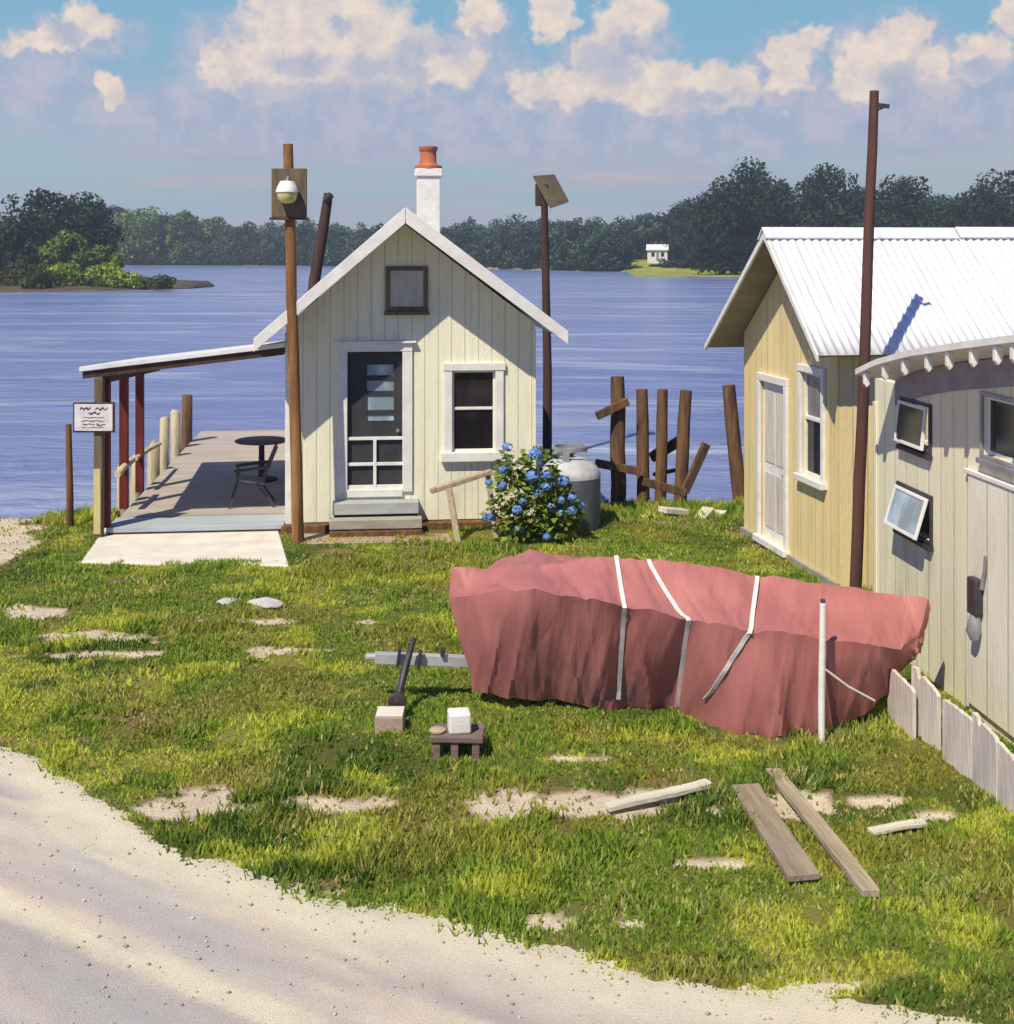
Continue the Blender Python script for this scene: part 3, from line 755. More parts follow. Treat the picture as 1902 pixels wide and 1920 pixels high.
# ------------------------------------------------------------------ the grey and cream shed on the shore
FH = Frame((-1.4875, 20.0, 0), (math.cos(R(6)), math.sin(R(6))))
def shed():
    t = thing('waterfront_shed', 'cream waterfront shed with gabled white roof, chimney and side porch', 'shed', FH.o, FH.rz)
    W2 = 1.94; APU, APZ = -.12, 4.97; EL = (-2.36, 3.02); ER = (2.34, 3.10); VO = -.86; VB = 10.0
    roofz = lambda u: APZ + (u - APU) * ((APZ - EL[1]) / (APU - EL[0]) if u < APU else (ER[1] - APZ) / (ER[0] - APU))
    top = lambda u: roofz(u - W2) - .22
    ho = [(-1.0 + W2, -.146 + W2, .62, 2.76), (.63 + W2, 1.31 + W2, 1.18, 2.45)]
    b = MB(); holed_wall(b, 2 * W2, top, ho, 0, .12, .12, extra=(APU + W2,))
    for v0, v1 in ((VB - .12, VB),): holed_wall(b, 2 * W2, top, [], v0, v1, -.9, extra=(APU + W2,))
    b.v = [(x - W2, y, z) for x, y, z in b.v]
    b.box((-W2, .122, -.5), (-W2 + .12, VB - .122, top(0) - .02)); b.box((W2 - .12, .122, -.5), (W2, VB - .122, top(2 * W2) - .02))
    b.build('wall', M['cream'], t)
    MB().box((-W2 + .13, .125, .5), (W2 - .13, VB - .13, .58)).build('floor', M['interior'], t)
    MB().box((-W2 + .14, 1.6, .6), (W2 - .14, 1.66, 3.2)).build('inner_wall', M['interior'], t)
    # roof: two slabs
    b = MB()
    for (eu, ez) in (EL, ER):
        s = 1 if eu > APU else -1
        b.prism([(APU, VO + .03, APZ - .03), (eu, VO + .03, ez - .03), (eu, VO + .03, ez - .14), (APU, VO + .03, APZ - .14)], (0, VB + .3 - VO, 0))
    b.build('roof', M['white_metal'], t)
    for (eu, ez) in (EL, ER):       # white rake boards on the gable edge
        s = 1 if eu > APU else -1
        o = MB(); o.prism([(APU + s * .004, VO, APZ + .012), (eu, VO, ez + .012), (eu + s * .0, VO, ez - .19), (APU + s * .004, VO, APZ - .23)], (0, .045, 0))
        o.build('rake_board', M['white'], t, .006)
    # gable hatch
    hv = MB(); a, c, lo, hi = -.34, .18, 3.46, 4.02
    frame_bars(hv, a, c, lo, hi, .07, -.05, -.003); h = hv.build('gable_hatch', M['olive_board'], t, .006)
    p = MB(); p.box((a, -.03, lo), (c, -.004, hi)); p.build('panel', mat('hatch_panel_paint', (.52, .50, .47), (.44, .42, .40), .7, 4, (3, 1, .6), .4, 14), h)
    MB().box((a - .09, -.10, lo - .13), (c + .09, -.003, lo - .072)).build('ledge', M['olive_board'], h, .006)
    # door and its frame
    a, c, lo, hi = -1.0, -.146, .62, 2.76
    b = MB(); w = .155
    b.box((a - w, -.045, hi), (c + w, -.002, hi + .13)); b.box((a - w, -.04, lo - .05), (a, -.002, hi)); b.box((c, -.04, lo - .05), (c + w, -.002, hi))
    b.box((a, -.05, lo - .12), (c, .115, lo - .002)); b.build('door_frame', M['white'], t, .008)
    MB().box((a - w - .06, -.09, hi + .132), (c + w + .06, -.002, hi + .165)).build('drip_cap', M['white'], t, .005)
    dr = MB(); dw = (-.70, -.28, 1.66, 2.56)
    dr.box((a, .05, lo), (dw[0], .09, hi)); dr.box((dw[1], .05, lo), (c, .09, hi)); dr.box((dw[0], .05, lo), (dw[1], .09, dw[2])); dr.box((dw[0], .05, dw[3]), (dw[1], .09, hi))
    d = dr.build('door', M['screen'], t)
    g = MB()
    for (z0, z1) in ((2.38, 2.55), (2.08, 2.30), (1.84, 2.06), (1.67, 1.76)): g.box((dw[0], .075, z0), (dw[1], .085, z1))
    g.build('pane', M['glass_reflection'], d)
    for z in (2.30, 2.06, 1.76): MB().box((dw[0], .06, z + .002), (dw[1], .088, z + (.078 if z != 1.76 else .08))).build('glazing_bar', M['screen'], d)
    sc = MB()                                   # white lower rails of the screen door
    sc.box((a, -.0, 1.38), (c, .03, 1.43)); sc.box((a, -.0, .98), (c, .03, 1.03))
    sc.box((-.60, -.004, .62), (-.55, .034, 1.38)); sc.box((a, -.0, .62), (-.602, .03, .68)); sc.box((-.548, 0, .62), (c, .03, .68))
    sc.build('screen_rail', M['white'], d, .005)
    MB().tube([(-.22, .05, 1.52), (-.22, .0, 1.52), (-.22, -.02, 1.52)], [.02, .03, .025], 10).build('handle', M['grey_metal'], d, smooth=True)
    # window
    a, c, lo, hi = .63, 1.31, 1.18, 2.45
    b = MB(); b.box((a - .14, -.055, hi), (c + .16, -.002, hi + .12)); b.box((a - .13, -.045, lo), (a, -.002, hi)); b.box((c, -.045, lo), (c + .13, -.002, hi)); b.build('window_frame', M['white'], t, .008)
    wn = MB(); s = .035
    wn.box((a, .03, lo), (a + s, .07, hi)); wn.box((c - s, .03, lo), (c, .07, hi)); wn.box((a + s, .03, lo), (c - s, .07, lo + s)); wn.box((a + s, .03, hi - s), (c - s, .07, hi)); wn.box((a + s, .02, 1.83), (c - s, .075, 1.875))
    w_ = wn.build('window', M['white'], t, .004)
    MB().box((a + s, .045, lo + s), (c - s, .055, hi - s)).build('pane', M['glass'], w_)
    MB().box((a - .18, -.10, lo - .15), (c + .18, .028, lo - .002)).build('window_sill', M['white'], t, .01)
    # corner boards
    MB().box((-W2 - .015, -.02, .1), (-W2 + .10, -.002, top(0) - .1)).build('corner_board', M['white'], t, .005)
    MB().box((W2 - .07, -.02, .1), (W2 + .015, -.002, top(2 * W2) - .1)).build('corner_board', M['cream'], t, .005)
    # chimney on the ridge
    ch = MB(); cu, cv = .36, 2.4
    ch.box((cu - .20, cv - .2, 4.4), (cu + .20, cv + .2, 5.62)); ch.box((cu - .235, cv - .235, 5.622), (cu + .235, cv + .235, 5.76)); c_ = ch.build('chimney', M['lime'], t, .015)
    MB().lathe([(.24, 0), (.24, .05), (.17, .08), (.145, .12), (.14, .30), (.165, .33), (.165, .39), (.12, .39), (.12, .30)], (cu, cv, 5.762)).build('chimney_pot', M['terracotta'], c_, smooth=True)
    # steps and the beam the shed stands on
    MB().box((-1.22, -.30, .28), (.10, -.002, .46)).build('step', mat('step_paint', (.42, .44, .42), (.34, .36, .35), .8, 4, (.4, 3, 1), .3, 18), t, .012)
    MB().box((-1.26, -.52, .10), (.14, -.302, .25)).build('step', mat('step_weathered', (.40, .38, .31), (.30, .28, .23), .85, 4, (.4, 3, 1), .4, 18), t, .012)
    MB().box((-1.20, -.26, .02), (.08, -.06, .275)).build('step_riser', M['dark_wood'], t)
    b = MB(); b.box((-2.0, -.20, -.02), (-1.262, -.003, .11)); b.box((.142, -.20, -.02), (1.94, -.003, .11)); b.box((-1.26, -.60, -.02), (.14, -.525, .09)); b.build('sill_beam', M['brown_wood'], t, .01)
    for u in (-1.7, .5, 1.7): MB().box((u - .15, -.02, -1.0), (u + .15, .28, .10)).build('pier', M['brick'], t)
    # porch roof on three oxblood posts
    UL, ZL, UR, ZR = -4.98, 2.52, -1.95, 2.86
    b = MB(); b.prism([(UL, -.32, ZL), (UR, -.32, ZR), (UR, -.32, ZR + .07), (UL, -.32, ZL + .07)], (0, 4.75, -.26)); pr = b.build('porch_roof', M['white_metal'], t, .005)
    b = MB()
    for v in (-.28, 1.3, 2.8, 4.3): g = -.26 * (v + .4) / 4.75; b.prism([(UL + .04, v, ZL - .11 + .004 + g), (UR, v, ZR - .11 + g), (UR, v, ZR - .004 + g), (UL + .04, v, ZL - .004 + .004 + g)], (0, .06, 0))
    b.build('rafter', M['dark_wood'], pr)
    MB().prism([(UL + .30, -.20, ZL - .17), (UL + .44, -.20, ZL - .17), (UL + .44, -.20, ZL - .09), (UL + .30, -.20, ZL - .09)], (0, 4.5, -.25)).build('porch_beam', M['dark_wood'], t)
    for v in (-.02, 1.42, 2.85): MB().box((-4.72, v - .07, .12), (-4.585, v + .07, ZL - .172 - .26 * (v + .35) / 4.75)).build('porch_post', M['red_wood'], t, .01)
    return t

def dock():
    t = thing('wooden_deck', 'wooden deck reaching out over the water beside the shed', 'deck', FH.o, FH.rz)
    MB().box((-4.56, .62, .08), (-1.965, 10.2, .15)).build('decking', M['deck'], t)
    MB().box((-4.62, -.16, .06), (-1.965, .60, .135)).build('front_board', M['deck_edge'], t, .006)
    b = MB(); b.box((-4.60, -.15, -.16), (-1.98, -.08, .058)); b.box((-4.55, .7, -.14), (-4.45, 10.1, .078)); b.box((-2.1, .7, -.14), (-1.97, 10.1, .078)); b.build('rim_joist', M['dark_wood'], t)
    for v in (3, 6, 9.6):
        for u in (-4.4, -2.2): MB().tube([(u, v, -2.4), (u, v, .07)], .11, 10).build('pile', M['piling_wood'], t, smooth=True)
    # mooring posts along its outer edge
    PO = [(238, 870, 942, 'P', 'olive dock post nearest the shore on the deck edge'), (266, 852, 912, 'P', 'second dock post from the shore, between two oxblood porch posts'), (294, 832, 882, 'P', 'short dock post just outside the third oxblood porch post'),
          (316, 782, 858, 'P', 'cream topped dock post midway along the deck edge'), (338, 770, 840, 'P', 'fat pale dock post beside the tall brown one'), (357, 740, 828, 'B', 'tall brown dock post farthest out on the deck edge')]
    vs = []
    for i, (px, y0, y1, k, lab) in enumerate(PO):
        dz = .15; d = F * (H - dz) / (y1 - HY); x = (px - CX) / F * d; z = H - (y0 - HY) / F * d
        r = .10 + .01 * (i % 3); rng = random.Random(i)
        p = thing('dock_post', lab, 'post', (x - .08, d, 0), 0, 'posts along the deck edge')
        b = MB(); b.tube([(0, 0, -2.2), (rng.uniform(-.02, .02), 0, .2), (rng.uniform(-.03, .03), 0, z - .04), (rng.uniform(-.03, .03), 0, z)], [r * 1.08, r, r * .95, r * .82], 12)
        b.build('shaft', M['pale_wood'] if k == 'P' else M['piling_wood'], p, smooth=True)
        vs.append((x, d, z))
    def rail(p, q, r, lab):
        o = MB(); p, q = Vector(p), Vector(q); o.tube([p, p.lerp(q, .5) + Vector((0, 0, .02)), q], [r, r * 1.05, r * .9], 9)
        tag(o.build('log_rail', M['pale_wood'], smooth=True), lab, 'rail', 'rails between the dock posts')
    rail(Pd(220, 890, 20.3), Pd(249, 862, 21.5), .055, 'pale log rail crossing the nearest oxblood porch post')
    rail(Pd(254, 860, 22.0), Pd(300, 832, 24.2), .04, 'thin pale log rail crossing the farther porch posts')
    # chair and table on the deck
    c = thing('deck_chair', 'dark folding chair on the shaded deck against the shed wall', 'chair', FH.world(-2.52, 1.35, .152), FH.rz + R(4))
    b = MB()
    for y in (-.26, .26): MB().bar((.10, y, .40), (.34, y, .98), .065, .04).build('back_frame', M['chair'], c)
    MB().prism([(.11, -.235, .44), (.33, -.235, .97), (.35, -.235, .955), (.13, -.235, .43)], (0, .47, 0)).build('backrest', M['chair_light'], c)
    MB().prism([(-.28, -.25, .43), (.14, -.25, .36), (.14, -.25, .40), (-.28, -.25, .465)], (0, .5, 0)).build('seat', M['chair_light'], c, .01)
    for s in (-.28, .28):
        MB().bar((-.34, s, .60), (.24, s, .66), .09, .04).build('armrest', M['chair'], c, .006)
        b = MB(); b.bar((-.30, s, .59), (-.28, s, .42), .03, .035); b.bar((-.28, s, .44), (-.42, s, .0), .03, .035); b.build('leg', M['chair'], c)
        MB().bar((.02, s, .40), (.30, s, 0), .03, .035).build('leg', M['chair'], c)
    d = thing('deck_table', 'dark round table at the far end of the shaded deck', 'table', FH.world(-2.62, 3.6, .152))
    MB().lathe([(.46, .70), (.48, .71), (.48, .73), (.46, .74)], n=36).build('tabletop', mat('mauve_table_paint', (.15, .125, .135), (.11, .095, .105), .7, 4), d, smooth=True)
    MB().lathe([(.30, 0), (.28, .04), (.06, .08), (.05, .68), (.16, .698)], n=20).build('pedestal', M['chair'], d, smooth=True)
    # the landing slab before the deck
    q = [P(152, 1053, .03), P(542, 1060, .03), P(520, 986, .03), P(196, 989, .03)]
    o = MB(); o.prism([tuple(p) for p in q], (0, 0, -.25)); tag(o.build('pavement', M['concrete'], bevel=.02), kind='structure')
    o = MB(); o.prism([tuple(P(*p, .01)) for p in ((560, 1018), (850, 1016), (846, 1000), (560, 1000))], (0, 0, -.1)); tag(o.build('path', M['brick'], bevel=.02), kind='structure')

# ------------------------------------------------------------------ poles, sign, posts
def wobble(p, q, n, amp, seed):
    rng = random.Random(seed); p, q = Vector(p), Vector(q)
    return [p.lerp(q, i / n) + (Vector((rng.uniform(-amp, amp), rng.uniform(-amp, amp), 0)) if 0 < i < n else Vector()) for i in range(n + 1)]

def poles():
    # lamp pole
    d = 19.0; base = Vector(((561 - CX) / F * d, d, 0)); top = Pd(540, 270, d)
    t = thing('lamp_pole', 'brown wooden pole carrying a yard lamp on a square board', 'lamp post', base)
    L = lambda p: Vector(p) - base
    MB().tube(wobble((0, 0, -.4), L(top), 8, .008, 1), [.092, .09, .088, .086, .084, .082, .08, .078, .075], 12).build('pole', mat('orange_tan_pole', (.34, .17, .06), (.19, .09, .035), .85, 2.5, (3, 3, .35), .7, 14, stain=(.07, .04, .025), stain_amt=.8, stain_scale=1.6), t, smooth=True)
    bc = L(Pd(545, 362, d)); b = MB(); b.box((bc.x - .26, bc.y - .135, bc.z - .36), (bc.x + .26, bc.y - .085, bc.z + .36)); bd = b.build('lamp_board', M['olive_board'], t, .01)
    MB().box((bc.x - .29, bc.y - .15, bc.z - .40), (bc.x + .29, bc.y - .07, bc.z - .362)).build('batten', M['dark_wood'], bd, .005)
    lc = Vector((bc.x - .005, bc.y - .26, bc.z))
    lm = MB().lathe([(.05, .17), (.10, .165), (.145, .08), (.165, .02), (.165, .0), (.155, 0), (.135, .07), (.06, .14)], lc, 24).build('lamp_shade', M['white'], t, smooth=True)
    gm = mat('lamp_lens', (.62, .55, .24), (.55, .48, .2), .3, 4, (1, 1, 1), .05, 20, spec=.5)
    MB().lathe([(.02, -.165), (.09, -.15), (.135, -.10), (.148, -.03), (.148, .0)], lc, 24).build('lamp_lens', gm, t, smooth=True)
    MB().tube([(lc.x, lc.y, lc.z + .16), (lc.x, lc.y + .06, lc.z + .22), (lc.x, lc.y + .18, lc.z + .2)], .022, 8).build('bracket', M['grey_metal'], t, smooth=True)
    # solar panel pole behind the shed
    d = 31.6; base = Vector(((1026 - CX) / F * d, d, WZ)); top = Pd(1021, 372, d)
    t = thing('solar_pole', 'dark pole with a tilted solar panel rising right of the shed roof', 'solar light', base)
    L = lambda p: Vector(p) - base
    MB().tube([(0, 0, -1.2), L(Pd(1027, 700, d)), L(top)], [.125, .11, .085], 10).build('pole', M['dark_wood'], t, smooth=True)
    pn = MB(); q = [L(Pd(999, 329, d - .1)), L(Pd(1040, 326, d + .25)), L(Pd(1066, 374, d + .1)), L(Pd(1030, 386, d - .3))]
    pn.prism([tuple(v) for v in q], (.02, -.02, -.07)); pn.build('solar_panel', mat('solar_panel_back', (.16, .125, .075), (.12, .095, .06), .5, 3, (1, 1, 1), .15, 20), t, .01)
    b = MB(); b.bar(L(Pd(1016, 345, d)), L(Pd(1016, 386, d)), .32, .14); b.build('battery_box', M['dark_wood'], t, .02)
    # leaning piling behind the shed
    d = 33; t = thing('mooring_pile', 'tall dark piling leaning right, behind the left roof slope', 'piling', Vector(((572 - CX) / F * d, d, WZ)))
    o = t.location
    MB().tube([Vector((-.3, 0, -1.5)), Pd(590, 525, d) - o, Pd(606, 430, d) - o, Pd(614, 378, d) - o, Pd(616, 362, d) - o], [.17, .15, .14, .125, .11], 10).build('shaft', M['dark_wood'], t, smooth=True)
    MB().tube([Pd(610, 376, d - .1) - o, Pd(622, 364, d - .1) - o], [.10, .09], 8).build('head', M['dark_wood'], t, smooth=True)
    # utility pole before the yellow house
    d = 15.25; base = Vector(((1601 - CX) / F * d, d, 0)); top = Pd(1640, 170, d)
    t = thing('utility_pole', 'tall slim reddish brown pole in front of the white metal roof', 'pole', base)
    MB().tube(wobble((0, 0, -.4), top - base, 10, .006, 4), [.075, .074, .073, .072, .07, .068, .066, .064, .062, .06, .055], 12).build('pole', mat('red_brown_pole', (.115, .052, .042), (.075, .036, .032), .85, 3, (3, 3, .3), .5, 16), t, smooth=True)
    b = MB(); c = Pd(1640, 200, d) - base; b.bar(c + Vector((.02, -.03, .02)), c + Vector((.17, -.03, .0)), .03, .05); b.bar(c + Vector((.03, -.03, -.04)), c + Vector((.14, -.03, .01)), .025, .03); b.build('bracket', M['dark_metal'], t)
    # sign
    d = 19.25; base = Vector(((185 - CX) / F * d, d, 0))
    t = thing('dock_sign', 'small white lettered sign on a wooden post', 'sign', base)
    tp = Pd(187, 708, d) - base
    MB().bar((0, 0, -.3), tp, .13, .13, (0, 1, 0)).build('post', M['olive_board'], t, .012)
    MB().box((-.052, -.078, .08), (.052, -.066, 1.06)).build('sun_patch', mat('painted_sunlight', (.62, .52, .22), (.50, .42, .19), .8, 5, (2, 2, .6), .4, 14), t, .004)  # pale yellow strip painted on for the sunlight on the lower post
    c = Pd(180, 781, d) - base
    MB().box((c.x - .31, c.y - .105, c.z - .225), (c.x + .31, c.y - .066, c.z + .225)).build('sign_frame', M['dark_wood'], t, .006)
    sb = MB().box((c.x - .285, c.y - .118, c.z - .20), (c.x + .285, c.y - .1055, c.z + .20)).build('sign_board', M['sign'], t, .004)
    ink = MB(); rng = random.Random(9)
    def stroke(x0, x1, z, amp, th, k=9):
        for i in range(k):
            a, e = x0 + (x1 - x0) * i / k, x0 + (x1 - x0) * (i + .86) / k
            za, ze = z + amp * math.sin(i * 1.7 + z * 40), z + amp * math.sin((i + 1) * 1.7 + z * 40)
            w = th * rng.uniform(.55, 1.25)
            ink.add([(c.x + a, c.y - .1205, c.z + za - w), (c.x + e, c.y - .1205, c.z + ze - w), (c.x + e, c.y - .1205, c.z + ze + w), (c.x + a, c.y - .1205, c.z + za + w)], [(0, 1, 2, 3)])
    stroke(-.20, -.04, .135, .014, .018); stroke(.03, .22, .13, .018, .016); stroke(-.07, .10, .065, .014, .015, 6); stroke(-.16, .16, .0, .006, .007, 8); stroke(-.18, .18, -.05, .008, .008); stroke(-.16, .02, -.10, .008, .009, 6); stroke(.05, .18, -.11, .012, .014, 4); stroke(-.17, .17, -.15, .005, .006)
    ink.build('lettering', M['ink'], sb, fixn=False)
    # lone stake at the far left
    d = 20.1; base = Vector(((132 - CX) / F * d, d, 0)); t = thing('wooden_stake', 'thin reddish stake standing in the grass left of the sign', 'stake', base)
    MB().tube([(0, 0, -.4), (-.01, 0, .6), (-.03, 0, H - (795 - HY) / F * d)], [.06, .055, .045], 9).build('shaft', M['brown_wood'], t, smooth=True)

def old_pier():
    PL = [(1158, 706, 1160, 975, 29, 'tallest pier piling with a broken arm, left end of the row'), (1204, 730, 1207, 968, 24, 'second pier piling from the left, grey topped'), (1243, 730, 1238, 955, 22, 'third pier piling from the left, slender'),
          (1287, 732, 1275, 955, 25, 'fourth pier piling from the left with a splayed brace'), (1367, 722, 1392, 975, 27, 'leaning pier piling beside the yellow house corner')]
    for i, (tx, ty, bx, by, w, lab) in enumerate(PL):
        d = 21.9 + .15 * i; top = Pd(tx, ty, d); bot = Pd(bx, by, d); dr = (bot - top).normalized(); bot2 = bot + dr * 1.2
        t = thing('pier_piling', lab, 'piling', bot, 0, 'old pier pilings on the bank')
        r = w / F * d / 2; pts = wobble(bot2 - bot, top - bot, 6, .012, 40 + i)
        MB().tube(pts, [r * 1.1, r * 1.08, r * 1.04, r, r * .98, r * .97, r * .88], 12).build('shaft', M['piling_wood'], t, smooth=True)
    BR = [(1119, 780, 1178, 752, 15, 21.65, 'short broken arm sticking out left near the top of the tallest piling'), (1117, 868, 1200, 884, 15, 21.7, 'stub of a cross beam at mid height of the tallest piling'), (1221, 858, 1276, 826, 18, 22.55, 'slanted plank joining the third and fourth pilings'),
          (1207, 903, 1286, 924, 15, 21.75, 'lower cross beam sagging from the second to the fourth piling'), (1284, 922, 1325, 832, 15, 22.05, 'splayed brace rising right from the foot of the fourth piling'), (1225, 890, 1275, 880, 7, 22.5, 'thin broken lath behind the middle pilings')]
    for i, (x0, y0, x1, y1, w, d, lab) in enumerate(BR):
        a, b_ = Pd(x0, y0, d), Pd(x1, y1, d + .1); o = MB(); o.bar((0, 0, 0), b_ - a, w / F * d * .8, w / F * d)
        e = o.build('pier_brace', M['piling_wood'], bevel=.012, loc=a); tag(e, lab, 'beam', 'broken beams of the old pier')
    DB = [(1166, 985, 1196, 966, 11, 'pale splintered board at the foot of the tallest piling'), (1212, 972, 1220, 968, 12, 'small pale chunk right of the tallest piling'), (1242, 956, 1288, 960, 13, 'white broken board under the middle pilings'), (1312, 975, 1330, 955, 14, 'tan chunk of board right of the pilings'), (1338, 976, 1352, 960, 12, 'grey chunk of board nearest the yellow house')]
    for i, (x0, y0, x1, y1, w, lab) in enumerate(DB):
        a, b_ = Pd(x0, y0, 20.75), Pd(x1, y1, 21.0); o = MB(); o.bar((0, 0, 0), b_ - a, .22, w / F * 21 * .8)
        tag(o.build('broken_board', M['skirt_board'] if i != 3 else M['pale_board'], bevel=.012, loc=a), lab, 'board', 'broken boards on the bank')

def tank_and_rail():
    c = P(1070, 992, -.02); s = .47
    t = thing('gas_tank', 'squat grey upright gas tank with a collar beside the shed', 'gas tank', c)
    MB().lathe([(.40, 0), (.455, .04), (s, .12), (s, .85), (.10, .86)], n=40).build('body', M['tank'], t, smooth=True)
    MB().lathe([(s + .004, .83), (s + .004, .862), (.455, .92), (.41, .99), (.33, 1.06), (.21, 1.11), (.10, 1.125)], n=40).build('dome', mat('sunlit_dome_steel', (.50, .51, .53), (.38, .39, .42), .6, 5, (1, 1, 1), .3, 14, stain=(.33, .31, .31), stain_amt=.6), t, smooth=True)  # dome paler than the body: sunlight on the top put into its colour
    b = MB(); n = 30
    for k in range(n):
        a0, a1 = 2 * math.pi * k / n, 2 * math.pi * (k + 1) / n
        if k % 10 in (0, 1): zs = [(1.08, 1.30)]
        else: zs = [(1.23, 1.30)]
        for z0, z1 in zs:
            vs = [(r * math.cos(a), r * math.sin(a), z) for r in (.25, .265) for a in (a0, a1) for z in (z0, z1)]
            b.add(vs, [(0, 1, 3, 2), (4, 6, 7, 5), (0, 2, 6, 4), (1, 5, 7, 3), (0, 4, 5, 1), (2, 3, 7, 6)])
    b.build('collar', M['grey_metal'], t)
    MB().lathe([(.05, 1.11), (.05, 1.17), (.07, 1.18), (.07, 1.22)], n=14).build('valve', M['dark_metal'], t, smooth=True)
    # plank rail at the step
    d = 19.15; a, e = Pd(808, 921, d), Pd(922, 884, d + .25)
    t = thing('plank_rail', 'tan plank rail on a leaning leg before the shed window', 'rail', P(862, 1018, 0))
    o = t.location
    MB().bar(a - o, e - o, .12, .07).build('plank', M['tan_board'], t, .008)
    MB().bar(Pd(842, 916, d + .05) - o, Vector((0, 0, -.1)), .09, .10, (0, 1, 0)).build('leg', M['tan_board'], t, .008)
    MB().bar(Pd(915, 890, d + .26) - o, Vector((.55, .32, -.1)), .08, .08, (0, 1, 0)).build('leg', M['tan_board'], t, .008)

def hydrangea():
    rng = np.random.default_rng(12); c = P(1000, 1012, 0)
    t = thing('hydrangea_bush', 'leafy hydrangea bush with blue flower heads between shed and gas tank', 'bush', c)
    cs = [(-.28, 0, 1.05), (.1, .05, 1.1), (-.3, -.05, .75), (.12, -.05, .75), (-.42, 0, .42), (0, -.12, .45), (.35, -.05, .5), (.5, 0, .32), (-.2, -.15, .22), (.3, -.15, .2)]
    rs = [.26, .27, .30, .32, .26, .33, .30, .22, .25, .26]
    n = 1500; w = np.array(rs) ** 2; k = rng.choice(len(rs), n, p=w / w.sum())
    v = rng.normal(size=(n, 3)); v /= np.linalg.norm(v, axis=1)[:, None]
    p = np.array(cs)[k] + v * (np.array(rs)[k] * (.5 + .55 * rng.random(n)))[:, None]
    p[:, 2] = np.maximum(p[:, 2], .03)
    # pointed leaves folded along the midrib, hanging outwards and down
    out = v.copy(); out[:, 2] = out[:, 2] * .3 - .25 + .3 * rng.normal(size=n); out /= np.linalg.norm(out, axis=1)[:, None]
    side = np.cross(out, np.array((0, 0, 1.0)) + .5 * rng.normal(size=(n, 3))); side /= np.linalg.norm(side, axis=1)[:, None]
    up = np.cross(side, out); L = (.07 + .07 * rng.random(n))[:, None]; Wd = L * .42
    V = np.stack([p, p + out * L * .45 + side * Wd + up * L * .12, p + out * L * 1.1, p + out * L * .45 - side * Wd + up * L * .12], 1).reshape(-1, 3)
    f = np.arange(4 * n).reshape(-1, 4); tri = np.concatenate([f[:, [0, 1, 2]], f[:, [0, 2, 3]]])
    C = np.array((.19, .26, .036)) * (.5 + .9 * rng.random(n))[:, None]
    m = mat('hydrangea_leaves', (1, 1, 1), (.75, .8, .7), .5, 6, (1, 1, 1), 0, attr='col', transl=.25, spec=.3)
    npmesh('foliage', V, tri, m, t, cols=np.repeat(C, 4, 0))
    b = MB()
    for i in range(12):
        a = rng.random() * 6.28; q = cs[i % len(cs)]; b.tube([(.12 * math.cos(a), .08 * math.sin(a), -.05), (q[0] * .6, q[1], q[2] * .55), (q[0], q[1], q[2])], [.012, .009, .006], 6)
    b.build('stem', M['dark_wood'], t, smooth=True)
    FL = [(952, 838, .95), (1003, 852, 1.3), (943, 881, .9), (998, 893, 1.25), (1025, 890, .9), (1057, 901, 1.1), (942, 910, .9), (1025, 912, .9), (1008, 925, .9), (980, 940, .8), (1074, 932, .9), (1052, 938, .8), (1034, 951, .9), (1073, 957, .85), (1091, 948, .7), (1053, 962, .65), (970, 956, 1.0), (915, 970, 1.05), (974, 992, .95), (1026, 1006, .8), (917, 905, .7), (965, 865, .5)]
    for i, (px, py, s) in enumerate(FL):
        d = c.y - .34 - .06 * math.sin(i * 2.1); q = Pd(px, py, d) - c
        nn = 46; vv = rng.normal(size=(nn, 3)); vv /= np.linalg.norm(vv, axis=1)[:, None]; r = .078 * s
        pc = vv * r * np.array((1, 1, .85)) * (.85 + .2 * rng.random(nn))[:, None]
        a = np.cross(vv, rng.normal(size=(nn, 3))); a /= np.linalg.norm(a, axis=1)[:, None]; e = np.cross(vv, a); z = .029 * s
        Vp = np.stack([pc - a * z, pc + e * z + vv * .006, pc + a * z, pc - e * z + vv * .006], 1).reshape(-1, 3) + np.array(q)
        core = None
        npmesh('flower_head', Vp, np.arange(4 * nn).reshape(-1, 4), M['blue'] if i != 21 else M['white'], t)

